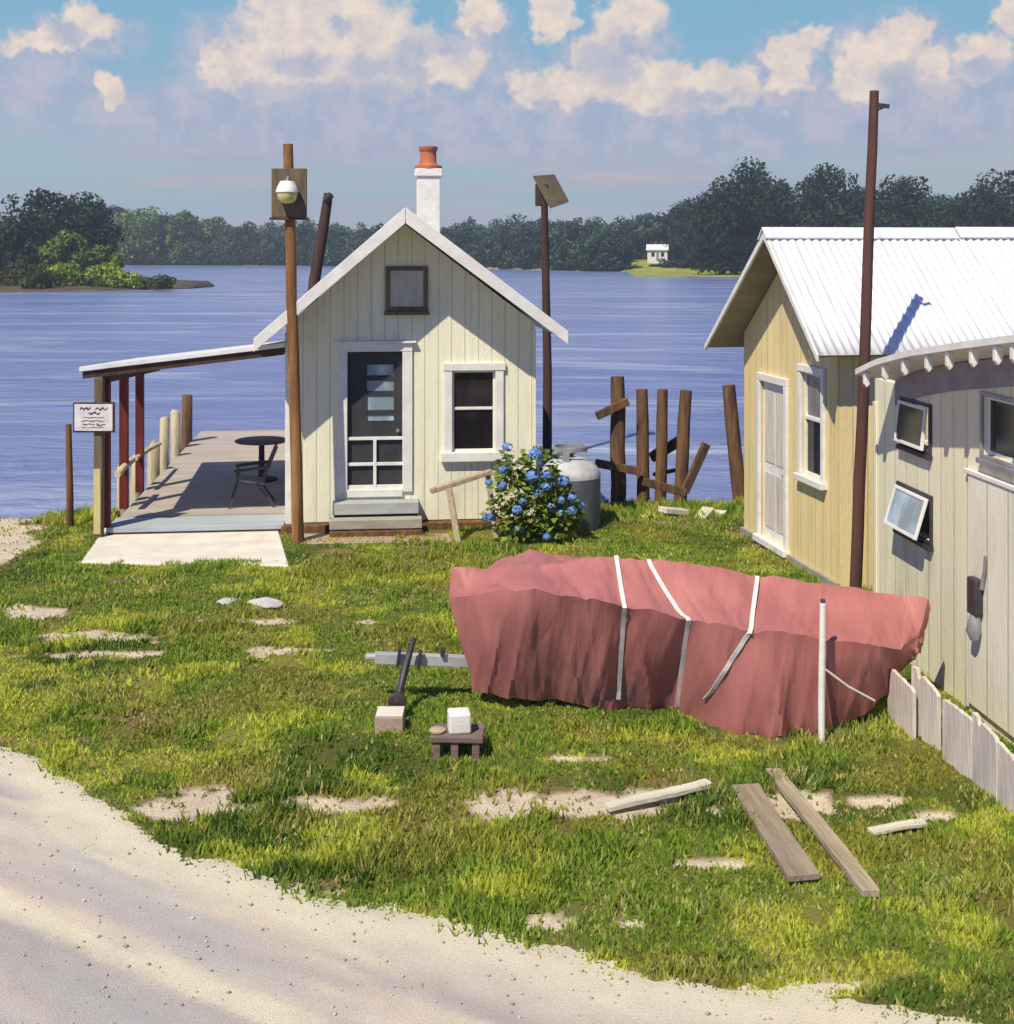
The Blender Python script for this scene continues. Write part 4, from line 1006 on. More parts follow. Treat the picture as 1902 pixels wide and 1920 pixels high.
# ------------------------------------------------------------------ the yellow house
FY = Frame((3.63, 19.6, 0), (4.22 - 3.63, 16.3 - 19.6)); FY_L = math.hypot(.59, 3.3)
def yellow_house():
    L = FY_L; D = 9.0; rx = L * .60; rz = 4.60; G = .46
    eN, zN = L + .42, 3.06; eF, zF = -.45, 2.88
    t = thing('yellow_house', 'small yellow house with a steep white metal roof', 'house', FY.o, FY.rz)
    rfz = lambda u: rz + (u - rx) * ((zN - rz) / (eN - rx) if u > rx else (rz - zF) / (rx - eF))
    top = lambda u: rfz(u) - .12
    uh = lambda px, py=700: FY.hit(px, py)
    d0, d1 = uh(1424)[0], uh(1480)[0]; w0, w1 = uh(1502)[0], uh(1549)[0]
    dz0, dz1 = FY.hit(1452, 1022)[1], FY.hit(1452, 712)[1]; wz0, wz1 = FY.hit(1525, 895)[1], FY.hit(1525, 700)[1]
    dh = (d0 + .10, d1 - .10, max(.12, dz0 + .05), dz1 - .05); wh = (w0 + .09, w1 - .07, wz0, wz1)
    b = MB(); holed_wall(b, L, top, [dh, wh], 0, .12, -.05, extra=(rx,))
    holed_wall(b, L, top, [], D - .12, D, -.05, extra=(rx,)); b.box((L - .12, .122, -.05), (L, D - .122, top(L) - .02)); b.box((0, .122, -.4), (.12, D - .122, top(0) - .02))
    b.build('wall', M['yellow'], t)
    mw = mat('yellow_paint_long_wall', (.84, .70, .37), (.77, .63, .32), .7, 2, (1, 1, .25), .35, 26, siding=(1, .2, 1.0), stain=(.5, .36, .14), stain_amt=.35)
    MB().box((L + .002, .0, .0), (L + .02, D, top(L) - .03)).build('long_wall_siding', mw, t)
    MB().box((-.02, -.05, -.4), (L + .05, -.002, .10)).build('plinth', mat('grey_plinth', (.36, .34, .28), (.26, .25, .2), .9, 3, (1, 1, 1), .3, 16), t)  # grey-brown board along the foot of the gable wall
    # corrugated near slope, plain far slope
    ny = 700; ys = np.linspace(-G, D + .3, ny); amp = .013
    wv = amp * np.cos(ys * 2 * np.pi / .115) + .006 * (vnoise(ys * 3, ys * 0, 4) - .5)
    for (eu, ez, nm) in ((eN, zN, 'near'), (eF, zF, 'far')):
        nrm = Vector((ez - rz, 0, -(eu - rx))); nrm = nrm if nrm.z > 0 else -nrm; nrm.normalize()
        st = np.linspace(0, 1, 5); rows = []
        for off in (0, -.035):
            for s in st:
                sag = -.012 * math.sin(math.pi * s)
                u = rx + (eu - rx) * s; z = rz + (ez - rz) * s + sag
                o = (wv if off == 0 else wv * 0) + off
                rows.append(np.c_[u + nrm.x * o, ys, z + nrm.z * o])
        V = np.concatenate(rows); k = len(st); i = np.arange(2 * k * ny).reshape(2 * k, ny)
        F4 = []
        for r in list(range(k - 1)) + list(range(k, 2 * k - 1)): F4.append(np.stack([i[r, :-1], i[r, 1:], i[r + 1, 1:], i[r + 1, :-1]], -1))
        F4.append(np.stack([i[k - 1, :-1], i[k - 1, 1:], i[2 * k - 1, 1:], i[2 * k - 1, :-1]], -1))
        o = npmesh('roof', V, np.concatenate(F4), M['white_metal'], t, smooth=False)
        o.name = 'roof_sheet'
        b = MB(); uu = .04                     # boards under the sheets, seen from below at the overhang
        dx = Vector((eu - rx, 0, ez - rz)); 
        b.prism([(rx + nrm.x * -uu, -G + .02, rz - nrm.z * uu), (eu - nrm.x * uu, -G + .02, ez - nrm.z * uu), (eu - nrm.x * (uu + .03), -G + .02, ez - nrm.z * (uu + .03)), (rx - nrm.x * (uu + .03), -G + .02, rz - nrm.z * (uu + .03))], (0, D + .2 + G, 0))
        b.build('roof_boards', M['soffit'], t)
        b = MB(); b.prism([(rx, -G - .02, rz - .01), (eu, -G - .02, ez - .01), (eu, -G - .02, ez - .10), (rx, -G - .02, rz - .11)], (0, .035, 0)); b.build('rake_board', M['white'], t, .004)
    for (y0, y1, dz) in ((-G - .04, 2.35, 0), (2.37, D + .35, .012)):
        b = MB(); b.prism([(rx - .16, y0, rz - .10 + dz), (rx, y0, rz + .055 + dz), (rx + .16, y0, rz - .09 + dz), (rx + .15, y0, rz - .11 + dz), (rx, y0, rz + .025 + dz), (rx - .15, y0, rz - .12 + dz)], (0, y1 - y0, 0)); b.build('ridge_cap', M['white_metal'], t)
    # white door in its frame
    a, c, lo, hi = dh; f = MB(); frame_bars(f, a, c, lo, hi, .11, -.05, -.002, 'lrt'); f.box((a - .12, -.10, lo - .10), (c + .12, .02, lo - .002)); f.build('door_frame', M['white'], t, .008)
    d = MB().box((a, .03, lo), (c, .07, hi)).build('door', M['white'], t)
    b = MB(); m_ = (a + c) / 2
    for (x0, x1) in ((a + .08, m_ - .03), (m_ + .03, c - .08)): b.box((x0, .02, lo + .15), (x1, .029, lo + .95)); b.box((x0, .02, lo + 1.1), (x1, .029, hi - .12))
    b.build('door_panel', M['skirt_board'], d, .006)
    MB().tube([(c - .07, .03, lo + 1.0), (c - .07, -.03, lo + 1.0)], [.018, .028], 10).build('handle', M['grey_metal'], d, smooth=True)
    # window
    a, c, lo, hi = wh; f = MB(); f.box((a - .10, -.06, hi), (c + .10, -.002, hi + .10)); f.box((a - .09, -.05, lo), (a, -.002, hi)); f.box((c, -.05, lo), (c + .09, -.002, hi)); f.build('window_frame', M['white'], t, .008)
    s = MB(); s.box((a, .02, lo), (a + .03, .07, hi)); s.box((c - .03, .02, lo), (c, .07, hi)); s.box((a + .03, .02, lo), (c - .03, .07, lo + .04)); s.box((a + .03, .02, hi - .04), (c - .03, .07, hi)); mz = lo + (hi - lo) * .54; s.box((a + .03, .01, mz), (c - .03, .075, mz + .05))
    w_ = s.build('window', M['white'], t, .004)
    MB().box((a + .03, .05, mz + .052), (c - .03, .058, hi - .042)).build('upper_pane', glass_mat('curtained_glass', (.14, .13, .15), .3, .5), w_)
    MB().box((a + .03, .05, lo + .042), (c - .03, .058, mz - .002)).build('lower_pane', M['glass'], w_)
    MB().box((a - .12, -.10, lo - .09), (c + .12, .018, lo - .002)).build('window_sill', M['white'], t, .008)
    MB().box((L - .10, -.022, .1), (L + .024, -.002, top(L) - .1)).build('corner_board', M['yellow'], t, .004)
    # dark eave board on the near side
    MB().box((L + .022, -G + .05, zN - .02), (L + .20, D, zN + .02)).build('soffit', M['soffit'], t)

# ------------------------------------------------------------------ the cream building on the right
FC = Frame((4.14, 14.4, 0), (.088, -1.0))
def cream_building():
    t = thing('cream_building', 'cream plank building with a curved eave at the right edge', 'building', FC.o, FC.rz)
    OV = -.46; D = 5.0; Lw = 7.5
    pts = [FC.hit(px, py, OV) for px, py in ((1604, 692), (1640, 674), (1700, 657), (1800, 641), (1902, 627))]
    pu = [p[0] for p in pts] + [5.5, 8.0]; pz = [p[1] for p in pts] + [pts[-1][1] + .10, pts[-1][1] + .12]
    ez = lambda u: float(np.interp(u, pu, pz))
    us = list(np.linspace(pu[0], 8.0, 48)); slope = -.14
    rz = lambda u, y: ez(u) + slope * (y - OV)
    # openings
    def rect(x0, y0, x1, y1):
        a = FC.hit(x0, (y0 + y1) / 2)[0]; c = FC.hit(x1, (y0 + y1) / 2)[0]; m = (x0 + x1) / 2
        return (a, c, FC.hit(m, y1)[1], FC.hit(m, y0)[1])
    W1, W2, W3 = rect(1694, 757, 1746, 836), rect(1688, 922, 1748, 1000), rect(1846, 752, 1935, 866)
    W1 = (W1[0], W1[1], W1[2], W1[3])
    b = MB(); holed_wall(b, Lw, lambda u: rz(u, 0) - .10, [W1, W2, W3], 0, .12, .0, extra=[u for u in us if 0 < u < Lw])
    b.box((0, .122, 0), (.12, D, rz(0, 0) - .8)); b.box((Lw - .12, .122, 0), (Lw, D, rz(Lw, 0) - .8)); b.box((0, D + .002, 0), (Lw, D + .12, rz(0, D) - .1)); b.build('wall', M['cream2'], t)
    MB().box((.2, 1.2, .1), (Lw - .2, 1.26, 2.6)).build('inner_wall', M['interior'], t)
    MB().box((.14, .14, .02), (Lw - .14, D - .1, .1)).build('floor', M['interior'], t)
    # roof slab with its thin white edge
    b = MB(); n = len(us); ov2 = D + .4
    vs = []
    for u in us: vs += [(u, OV, rz(u, OV)), (u, ov2, rz(u, ov2)), (u, OV, rz(u, OV) - .06), (u, ov2, rz(u, ov2) - .06)]
    fs = []
    for i in range(n - 1):
        a, c = 4 * i, 4 * i + 4
        fs += [(a, c, c + 1, a + 1), (a + 2, a + 3, c + 3, c + 2), (a, a + 2, c + 2, c), (a + 1, c + 1, c + 3, a + 3)]
    fs += [(0, 1, 3, 2), (4 * n - 4, 4 * n - 2, 4 * n - 1, 4 * n - 3)]
    b.add(vs, fs); b.build('roof', M['white'], t)
    # rafter tails
    for px in (1622, 1657, 1694, 1738, 1777, 1822, 1867, 1899):
        u, z = FC.hit(px, 690, OV + .03)
        b = MB(); z1 = rz(u, OV) - .062
        b.prism([(u - .035, OV + .02, z1), (u - .035, OV + .02, z1 - .13), (u - .035, OV + .045, z1 - .17), (u - .035, OV + .085, z1 - .13), (u - .035, OV + .085, z1 - .012)], (.06, 0, 0))
        b.build('rafter_tail', M['white'], t, .008)
    b = MB()
    for i in range(len(us) - 1):
        if us[i + 1] < Lw and us[i] > 0: b.prism([(us[i], -.02, rz(us[i], 0) - .33), (us[i + 1], -.02, rz(us[i + 1], 0) - .33), (us[i + 1], -.02, rz(us[i + 1], 0) - .07), (us[i], -.02, rz(us[i], 0) - .07)], (0, .017, 0))
    b.build('frieze_board', mat('grey_frieze', (.34, .31, .34), (.26, .24, .27), .8, 4, (1, 1, 1), .3, 16), t)
    MB().box((-.02, -.02, .02), (.09, -.002, rz(0, 0) - .36)).build('corner_board', M['cream2'], t, .004)
    # windows: two top-hung sashes standing open, one large
    for i, (r, ang) in enumerate(((W1, 6), (W2, 17), (W3, 0))):
        a, c, lo, hi = r; f = MB(); frame_bars(f, a, c, lo, hi, .035, -.03, -.002); f.box((a - .05, -.06, lo - .085), (c + .05, -.002, lo - .037)); f.build('window_frame', M['dark_metal'] if i < 2 else M['grey_metal'], t, .004)
        s = MB(); k = .035
        s.box((a, -.015, lo), (a + k, .015, hi)); s.box((c - k, -.015, lo), (c, .015, hi)); s.box((a + k, -.015, lo), (c - k, .015, lo + k)); s.box((a + k, -.015, hi - k), (c - k, .015, hi))
        g = MB(); g.box((a + k, -.004, lo + k), (c - k, .004, hi - k))
        if ang:
            mt = Matrix.Translation((0, -.045, hi)) @ Matrix.Rotation(R(-ang), 4, 'X') @ Matrix.Translation((0, 0, -hi))
        else: mt = Matrix.Translation((0, .05, 0))
        for q in (s, g): q.v = [tuple(mt @ Vector(v)) for v in q.v]
        w_ = s.build('window', M['white'], t, .004); g.build('pane', M['glass'] if i != 1 else M['glass_reflection'], w_)
        if i == 2: MB().box((a + .3, .10, lo + .05), (c - .1, .35, lo + .30)).build('curtain', M['grey_metal'], t, .08)
    # plank door with a dark latch box
    u0, u1 = FC.hit(1822, 1000)[0], FC.hit(1822, 1000)[0] + 1.15; zt = FC.hit(1822, 888)[1]
    d = MB().box((u0, -.035, .10), (u1, -.002, zt)).build('door', mat('cream_door_paint', (.85, .81, .66), (.78, .74, .60), .7, 2, (1, 1, .3), .3, 20, siding=(0, .4, .8), stain=(.5, .43, .31), stain_amt=.35), t, .008)
    MB().box((u0 - .04, -.012, .10), (u0 - .003, -.001, zt)).build('door_gap', M['dark_wood'], t)
    MB().box((u0 - .06, -.05, zt + .004), (u1 + .05, -.002, zt + .045)).build('door_head', M['white'], t, .006)
    a, z = FC.hit(1834, 1120, -.05); lb = MB(); lb.box((a - .09, -.12, z - .16), (a + .09, -.037, z + .18)); q = lb.build('latch_box', M['dark_metal'], d, .02)
    b = MB(); b.tube([(a + .1, -.06, z + .1), (a + .16, -.06, z + .3), (a + .17, -.06, z + .42)], [.02, .016, .014], 8); b.build('handle', M['grey_metal'], q, smooth=True); b = MB(); b.tube([(a + .02, -.08, z - .16), (a + .02, -.10, z - .30), (a + .03, -.09, z - .38)], [.05, .07, .04], 10); b.build('padlock', M['grey_metal'], q, smooth=True)
    u2 = FC.hit(1820, 1240)[0]; MB().box((u2 - .06, -.03, .05), (u2 + .0, -.002, FC.hit(1820, 1180)[1])).build('batten', M['skirt_board'], t, .004)
    # ragged white boards standing on edge along the foot of the wall
    BD = [(1662, 1262, 1712, 1388, 1, 'first wide chalky board from the boat, at the head of the low row'), (1706, 1270, 1762, 1412, 2, 'second chalky board from the boat with a splintered top'), (1764, 1316, 1826, 1468, 3, 'greenish white slanted board in the middle of the low row'), (1820, 1356, 1872, 1512, 4, 'pinkish ragged board next to the right edge'), (1866, 1392, 1935, 1560, 5, 'nearest ragged board, cut by the right edge of the view')]
    for (x0, y0, x1, y1, k, lab) in BD:
        rng = random.Random(k); d0 = F * H / (y1 - HY); 
        dA = d0 + .50; A = Pd(x0, y1, dA); A.z = -.05; B = Pd(x1, y1, d0); B.z = -.05; ztop = H - (y0 - HY) / F * dA
        al = (B - A); w = al.length; al.normalize(); A = A + al * .03; w -= .06 if k != 1 else .03; ztop += (0, .0, .05, -.04, .03, -.05)[k]; th = Vector((al.y, -al.x, 0)) * .035
        if th.x < 0: th = -th
        n = 15; poly = []
        for i in range(n + 1):
            s = i / n; drop = s * (.02 + .05 * (k % 3)) + rng.uniform(-.006, .006) + (.014 if i in (0, n) else 0) + (.05 if k in (2, 4) and i in (4, 5) else 0) - .08
            poly.append(Vector((al.x * w * s, al.y * w * s, max(.2, ztop - drop + .05))))
        ob = MB(); ob.prism([(al.x * w, al.y * w, 0), (0, 0, 0)] + poly, tuple(th))
        o = ob.build('fence_board', M['skirt_board'], bevel=.003, loc=A); tag(o, lab, 'board', 'low row of chalky boards')

# ------------------------------------------------------------------ the boat under its tarpaulin
def boat():
    ST = [  # bottom (px, py, d), gunwale (px, py, d), ridge (px, py, d)
        ((886, 1270, 12.3), (842, 1125, 12.28), (846, 1066, 12.32)), ((886, 1290, 12.25), (872, 1120, 12.08), (868, 1064, 12.32)),
        ((908, 1297, 12.15), (930, 1108, 11.78), (912, 1068, 12.32)), ((990, 1305, 12.18), (1000, 1107, 11.55), (1000, 1060, 12.3)),
        ((1080, 1316, 12.14), (1085, 1120, 11.52), (1080, 1052, 12.3)), ((1150, 1326, 12.08), (1172, 1133, 11.50), (1156, 1043, 12.3)),
        ((1262, 1334, 11.98), (1292, 1158, 11.50), (1222, 1047, 12.25)), ((1330, 1366, 11.6), (1350, 1170, 11.36), (1320, 1062, 12.22)),
        ((1400, 1386, 11.44), (1412, 1180, 11.28), (1420, 1076, 12.2)), ((1470, 1384, 11.46), (1480, 1190, 11.28), (1490, 1088, 12.2)),
        ((1545, 1372, 11.52), (1545, 1199, 11.30), (1570, 1100, 12.2)), ((1625, 1326, 11.8), (1625, 1208, 11.42), (1650, 1112, 12.18)),
        ((1690, 1250, 12.05), (1690, 1216, 11.66), (1700, 1118, 12.15)), ((1712, 1226, 12.0), (1722, 1196, 11.88), (1741, 1122, 12.12)),
        ((1722, 1215, 12.1), (1736, 1180, 12.06), (1746, 1140, 12.12))]
    K = [[np.array(Pd(*q)) for q in s] for s in ST]
    ns = len(K); NS = 20; per = (ns - 1) * NS + 1
    def stat(s):
        """bottom, gunwale, ridge at fractional station s, smoothed"""
        i = min(int(s), ns - 2); f = s - i; f = f * f * (3 - 2 * f) * .35 + f * .65
        return [K[i][j] * (1 - f) + K[i + 1][j] * f for j in range(3)]
    c0 = np.array(Pd(1290, 1200, 12.2)); c0[2] = 0
    STX = [[Pd(px, 1200, dd).x for px, dd in zip(tr, (11.8, 11.5, 12.3))] for tr in ((1160, 1172, 1156), (1272, 1292, 1215), (1312, 1405, 1420))]
    def sheet(s, q):
        """q 0..1 near hem to gunwale, 1..2 gunwale to ridge, 2..3 ridge to far gunwale, 3..4 far hem"""
        b, g, r = stat(s)
        mir = lambda p: np.array((p[0] + .0, 2 * r[1] - p[1], p[2]))
        if q <= 1:
            p = b * (1 - q) + g * q; bulge = math.sin(math.pi * q); out = -.03 * bulge * (1 if 1 < s < ns - 2 else .3)
            p = p + np.array((0, out, 0))
        elif q <= 2:
            f = q - 1; p = g * (1 - f) + r * f; p = p + np.array((0, 0, -.03 * math.sin(math.pi * f)))
        elif q <= 3:
            f = q - 2; g2 = mir(g); p = r * (1 - f) + g2 * f; p = p + np.array((0, 0, -.03 * math.sin(math.pi * f)))
        else:
            f = q - 3; p = mir(g) * (1 - f) + mir(b) * f
        return p
    def fold(s, q, p):
        u = s * .31; x = p[0]
        side = 1.0 if (q < 1 or q > 3) else .0
        k = min(q, 4 - q)
        nz = lambda a, b_, sd: float(fbm(np.array([a]), np.array([b_]), sd, 3)[0]) - .5
        # upright creases on the hanging sides that deepen towards the hem, sagging troughs between the straps on top
        yy = 1 if q < 2 else -1
        d = np.array((0, 0, 0.0))
        hang = 1 - min(1, k)
        dent = 0
        for sx in STX:
            xs = np.interp(k, (0, 1, 2), sx); dent += math.exp(-((x - xs) / .13) ** 2)
        lean = (k - .5) * .16 + .3 * hang * nz(x * .8, 3.3, 99)
        c1 = 1 - 2 * abs(nz((x + lean) * 3.0, k * .22, 101)); c2 = 1 - 2 * abs(nz((x - lean * 1.3) * 6.2 + 5, k * .3, 103))
        drape = (c1 ** 3) * .13 * (.2 + .8 * hang) + (c2 ** 5) * .035 * (.3 + .7 * hang) + nz(x * 1.3, k * 1.0, 104) * .12 - .05 * dent + .05
        top = -.045 * min(dent, 1) + .02 - (1 - 2 * abs(nz(x * 2.3 + k * .5, k * .45, 111))) ** 4 * .05 + (1 - 2 * abs(nz(x * 4.6 - k * 1.1, k * .4, 113))) ** 5 * .022
        f = float(sstep(.8, 1.15, k))
        d[1] += yy * (.07 - drape) * (1 - f)
        d[2] += top * f * (1 if k < 1.97 else .6)
        if 0 < s < ns - 1 and q in (0, 4): d[2] += nz(x * 4, 2, 131) * .07
        return d
    NQ = [0, .08, .18, .28, .38, .48, .58, .68, .78, .88, .95, 1.0, 1.05, 1.14, 1.26, 1.38, 1.5, 1.62, 1.74, 1.86, 1.95, 2.0]
    NQ = NQ + [4 - q for q in NQ[:-1]][::-1]
    ss = np.linspace(0, ns - 1, per); V = []
    for s in ss:
        for q in NQ:
            p = sheet(s, q); p = p + fold(s, q, p); p[2] = max(p[2], .015); V.append(p)
    V = np.array(V); nq = len(NQ); i = np.arange(per * nq).reshape(per, nq)
    F4 = np.stack([i[:-1, :-1], i[1:, :-1], i[1:, 1:], i[:-1, 1:]], -1).reshape(-1, 4)
    t = thing('covered_boat', 'boat on a trailer shrouded in a faded red tarpaulin', 'boat', c0)
    V0 = V - c0
    tarp = npmesh('tarpaulin', V0, F4, M['tarp'], t, smooth=True)
    tarp.data.set_sharp_from_angle(angle=R(26))
    # close both ends
    e = MB()
    for row, nm in ((0, 0), (per - 1, 1)):
        pts = [Vector(V0[row * nq + k]) for k in range(nq)]
        cen = sum(pts, Vector()) / nq; o = len(e.v); e.v += [tuple(p) for p in pts] + [tuple(cen)]
        e.f += [(o + k, o + k + 1, o + nq) for k in range(nq - 1)]
    e.build('end_flap', M['tarp'], t, smooth=True)
    # webbing straps that lie on the cover
    import bisect
    flat = V.reshape(per, nq, 3)
    def onsheet(s, q):
        fs = s / (ns - 1) * (per - 1); a = min(int(fs), per - 2); fa = fs - a
        j = max(0, min(bisect.bisect_right(NQ, q) - 1, nq - 2)); fq = (q - NQ[j]) / (NQ[j + 1] - NQ[j])
        p = (flat[a, j] * (1 - fa) + flat[a + 1, j] * fa) * (1 - fq) + (flat[a, j + 1] * (1 - fa) + flat[a + 1, j + 1] * fa) * fq
        return Vector(p)
    def s_at(px, j):
        xs = [k[j] for k in ST]; xs = [q[0] for q in xs]; return float(np.interp(px, xs, range(ns)))
    SP = [(1156, 1172, 1160, .06), (1215, 1292, 1272, .02), (1420, 1405, 1312, .22)]
    for k, (xr, xg, xb, q0) in enumerate(SP):
        key = [(2.5, s_at(xr, 2)), (2.0, s_at(xr, 2)), (1.0, s_at(xg, 1)), (q0, s_at(xb, 0))]
        pts = []
        for (qa, sa), (qb, sb) in zip(key[:-1], key[1:]):
            for f in np.linspace(0, 1, 26, endpoint=False):
                p = onsheet(sa + (sb - sa) * f, qa + (qb - qa) * f); nrm = Vector((0, -.7, .7)) if 1 < qa < 2.1 else (Vector((0, 0, 1)) if qa > 2 else Vector((0, -1, .15)))
                pts.append(p + nrm.normalized() * .022 - Vector(c0))
        mb = MB(); rows = []
        for i_, p_ in enumerate(pts):
            dr = (pts[min(i_ + 1, len(pts) - 1)] - pts[max(i_ - 1, 0)]).normalized(); sd = Vector((1, 0, 0)) - dr * dr.x; sd.normalize(); no = sd.cross(dr)
            if no.y > 0: no = -no
            p_ = p_ - no * .006
            for w_, h_ in ((-.02, 0), (.02, 0), (.02, .008), (-.02, .008)): mb.v.append(tuple(p_ + sd * w_ + no * h_))
        for i_ in range(len(pts) - 1):
            for k_ in range(4): mb.f.append((4 * i_ + k_, 4 * i_ + (k_ + 1) % 4, 4 * i_ + 4 + (k_ + 1) % 4, 4 * i_ + 4 + k_))
        mb.f += [(3, 2, 1, 0), tuple(4 * (len(pts) - 1) + k_ for k_ in range(4))]
        mb.build('strap', M['strap'], t)
    mb = MB(); mb.tube([Pd(1546, 1254, 11.14) - Vector(c0), Pd(1590, 1287, 11.22) - Vector(c0), Pd(1640, 1314, 11.34) - Vector(c0)], .011, 7); mb.build('tie_rope', M['strap'], t, smooth=True)
    # hull keel under the cover so that it is a boat, and the white guide post by its side
    p = thing('guide_post', 'thin white upright post standing against the red tarpaulin', 'post', P(1541, 1402, 0))
    o = p.location; tz = H - (1130 - HY) / F * o.y
    MB().tube([(0, 0, -.3), (0, 0, .5), (.012, 0, tz)], [.03, .03, .028], 10).build('shaft', M['white'], p, smooth=True)
    MB().tube([(.012, 0, tz), (.012, 0, tz + .03)], [.024, .02], 10).build('cap', M['dark_metal'], p, smooth=True)

def trailer():
    d = 12.25; a, e = Pd(703, 1233, d), Pd(900, 1246, d + .05)
    t = thing('boat_trailer', 'grey steel trailer tongue with jack showing left of the tarpaulin', 'trailer', (a.x, a.y, 0)); o = t.location
    MB().bar(a - o, e + Vector((.7, .1, -.03)) - o, .085, .10).build('tongue', M['galv'], t, .006)
    b = MB(); b.bar(a - o + Vector((-.09, 0, .01)), a - o + Vector((.02, 0, .01)), .07, .06); b.build('coupler', M['galv'], t, .02)
    # jack: leaning post clamped to the beam, swivel wheel at its foot
    jt, jm, jb = Pd(777, 1196, d - .10), Pd(762, 1245, d - .13), Pd(746, 1312, d - .42)
    j = MB(); j.tube([jb - o, jm - o, jt - o], [.032, .036, .022], 10); jk = j.build('jack', M['dark_metal'], t, smooth=True)
    for (px, py) in ((748, 1232), (787, 1237)):
        c = Pd(px, py, d - .055) - o; MB().bar(c + Vector((-.012, 0, -.09)), c + Vector((.012, 0, .09)), .03, .045, (0, 1, 0)).build('clamp', M['dark_metal'], jk, .005)
    c = Pd(745, 1316, d - .44) - o; w = MB(); w.tube([c + Vector((0, -.03, 0)), c + Vector((0, .03, 0))], .085, 18); w.tube([c + Vector((0, -.034, 0)), c + Vector((0, .034, 0))], .03, 10); w.build('jack_wheel', M['dark_metal'], jk, .008)
    c = Pd(830, 1224, d) - o; MB().box((c.x - .02, -.03, c.z - .03), (c.x + .02, .03, c.z + .045)).build('eye_bolt', M['dark_metal'], t, .005)
    MB().bar((1.9, .15, .50), (4.0, .15, .34), .08, .09).build('frame_rail', M['galv'], t)

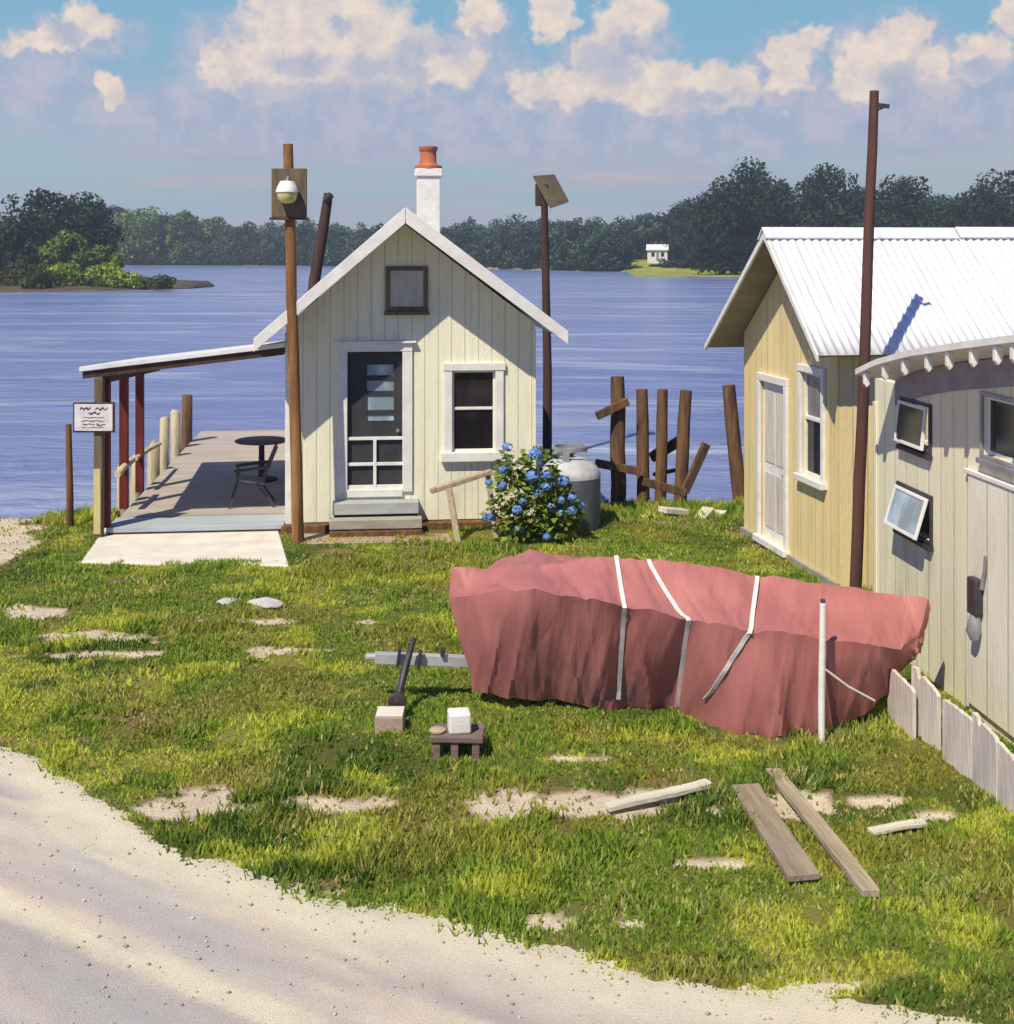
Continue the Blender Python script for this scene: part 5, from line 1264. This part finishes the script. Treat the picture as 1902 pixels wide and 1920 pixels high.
def small_things():
    q = P(730, 1376, 0)
    t = thing('footing_block', 'pinkish concrete block under the trailer jack', 'block', q); w = .127
    MB().box((-w, -.02, -.02), (w, .24, .155)).build('block', M['brick'], t, .012)
    MB().box((-w + .005, -.014, .1555), (w - .005, .234, .166)).build('pale_top', M['concrete'], t, .005)  # thin paler layer over the top of the block
    d = F * H / (1426 - HY); q = Vector(((857 - CX) / F * d, d, 0)); k = d / F
    t = thing('low_stool', 'low brown wooden stool standing in the grass', 'stool', q, R(-3)); z = .205
    MB().box((-.235, -.02, z - .055), (.225, .30, z)).build('seat', mat('mauve_brown_wood', (.21, .145, .125), (.15, .105, .095), .85, 4, (.5, 3, 3), .5, 14), t, .012)
    sm = bpy.data.materials['mauve_brown_wood']
    for (x, y) in ((-.175, .03), (-.02, .03), (.16, .03), (-.17, .25), (.16, .25)): MB().box((x - .032, y - .03, -.03), (x + .032, y + .03, z - .057)).build('leg', sm, t, .006)
    t = thing('white_block', 'white cube shaped block on the low stool', 'block', q + Vector((.015, .12, z + .001)), R(8))
    MB().box((-.095, -.09, 0), (.095, .09, .175)).build('block', M['white'], t, .018)
    t = thing('wood_chip', 'tan round scrap of wood at the left end of the stool seat', 'wood scrap', q + Vector((-.17, .09, z + .001)), R(15))
    MB().lathe([(.05, 0), (.07, .008), (.072, .025), (.055, .034)], n=18).build('disc', M['tan_board'], t, smooth=True)
    # planks lying in the grass
    def plank(x0, y0, x1, y1, w, th, m, lab, z0=.03, z1=.03, name='loose_plank'):
        a, e = P(x0, y0, z0), P(x1, y1, z1); o = MB(); dr = e - a; L = dr.length
        n = 14; rng = random.Random(int(x0)); prev = None
        ang = math.atan2(dr.y, dr.x)
        vs = []
        for i in range(n + 1):
            s = i / n; wj = w / 2 + rng.uniform(-.004, .004); zc = dr.z * s + .006 * math.sin(s * 5 + x0)
            ex = rng.uniform(-.012, .012) if i in (0, n) else 0
            vs += [(L * s + ex, -wj, zc), (L * s - ex, wj, zc), (L * s - ex, wj, zc + th), (L * s + ex, -wj, zc + th)]
        fs = [(0, 3, 2, 1), (4 * n, 4 * n + 1, 4 * n + 2, 4 * n + 3)]
        for i in range(n):
            for k in range(4): fs.append((4 * i + k, 4 * i + (k + 1) % 4, 4 * i + 4 + (k + 1) % 4, 4 * i + 4 + k))
        o.add(vs, fs); ob = o.build(name, m, bevel=.005, loc=(a.x, a.y, a.z)); ob.rotation_euler = (0, 0, ang)
        return tag(ob, lab, 'plank', 'loose planks in the grass')
    grey = mat('grey_brown_plank', (.36, .29, .21), (.27, .215, .16), .85, 3, (.7, 9, 3), .6, 9, stain=(.17, .13, .10), stain_amt=.6, stain_scale=1.2)
    tan = mat('warm_tan_plank', (.46, .385, .26), (.34, .28, .19), .85, 3, (.7, 9, 3), .6, 9, stain=(.2, .16, .11), stain_amt=.5, stain_scale=1.2)
    pale = mat('bleached_plank', (.66, .64, .50), (.54, .52, .42), .85, 3, (.7, 9, 3), .5, 9, stain=(.34, .3, .22), stain_amt=.4, stain_scale=1.2)
    plank(1398, 1480, 1508, 1654, .225, .045, grey, 'wide grey brown plank lying in the grass')
    plank(1450, 1450, 1634, 1682, .125, .05, tan, 'long narrow tan plank right of the wide grey one')
    plank(1138, 1520, 1330, 1472, .105, .04, pale, 'bleached white plank tilted up on the sandy patch', .02, .09)
    plank(1632, 1562, 1736, 1546, .09, .03, pale, 'short pale board nearest the chalky boards', .02, .04)
    # pale stones in the far grass and by the road
    def rock(px, py, s, seed, lab, m='stone'):
        import bmesh
        bm = bmesh.new(); bmesh.ops.create_icosphere(bm, subdivisions=3, radius=1); rng = np.random.default_rng(seed); off = rng.random(3) * 20
        for v in bm.verts:
            n_ = float(fbm(np.array([v.co.x * 1.1 + off[0] + v.co.z]), np.array([v.co.y * 1.1 + off[1]]), seed, 3)[0]); v.co *= .65 + .7 * n_
            v.co = Vector((v.co.x * s, v.co.y * s * .7, max(v.co.z * s * .28, -.03)))
        me = bpy.data.meshes.new('stone'); bm.to_mesh(me); bm.free(); me.materials.append(M[m]); o = bpy.data.objects.new('stone', me); COL.objects.link(o); o.location = P(px, py, .03); o.rotation_euler = (0, 0, rng.random() * 6)
        tag(o, lab, 'stone', 'pale stones in the grass')
    rock(503, 1132, .24, 1, 'largest lilac white stone in the grass below the slab'); rock(425, 1128, .13, 2, 'small pale stone left of the largest lilac stone'); rock(478, 1128, .10, 3, 'smallest pale stone touching the largest lilac stone')


def haze():
    m = bpy.data.materials.new('river_haze'); m.use_nodes = True; t = NT(m.node_tree); t.n.clear()
    o = t.new('ShaderNodeOutputMaterial'); v = t.new('ShaderNodeVolumePrincipled')
    v.inputs['Color'].default_value = (.72, .82, .95, 1); v.inputs['Density'].default_value = HAZE; v.inputs['Anisotropy'].default_value = .2
    t.l.new(v.outputs[0], o.inputs['Volume'])
    b = MB(); b.box((-620, -70, -3.6), (620, 760, 34)); h = b.build('haze', m); tag(h, kind='stuff')

HAZE = .0006
build_ground(); build_water(); build_grass(); build_gravel(); far_shore(); haze()
shed(); dock(); yellow_house(); cream_building(); poles(); old_pier(); tank_and_rail(); hydrangea(); boat(); trailer(); small_things()
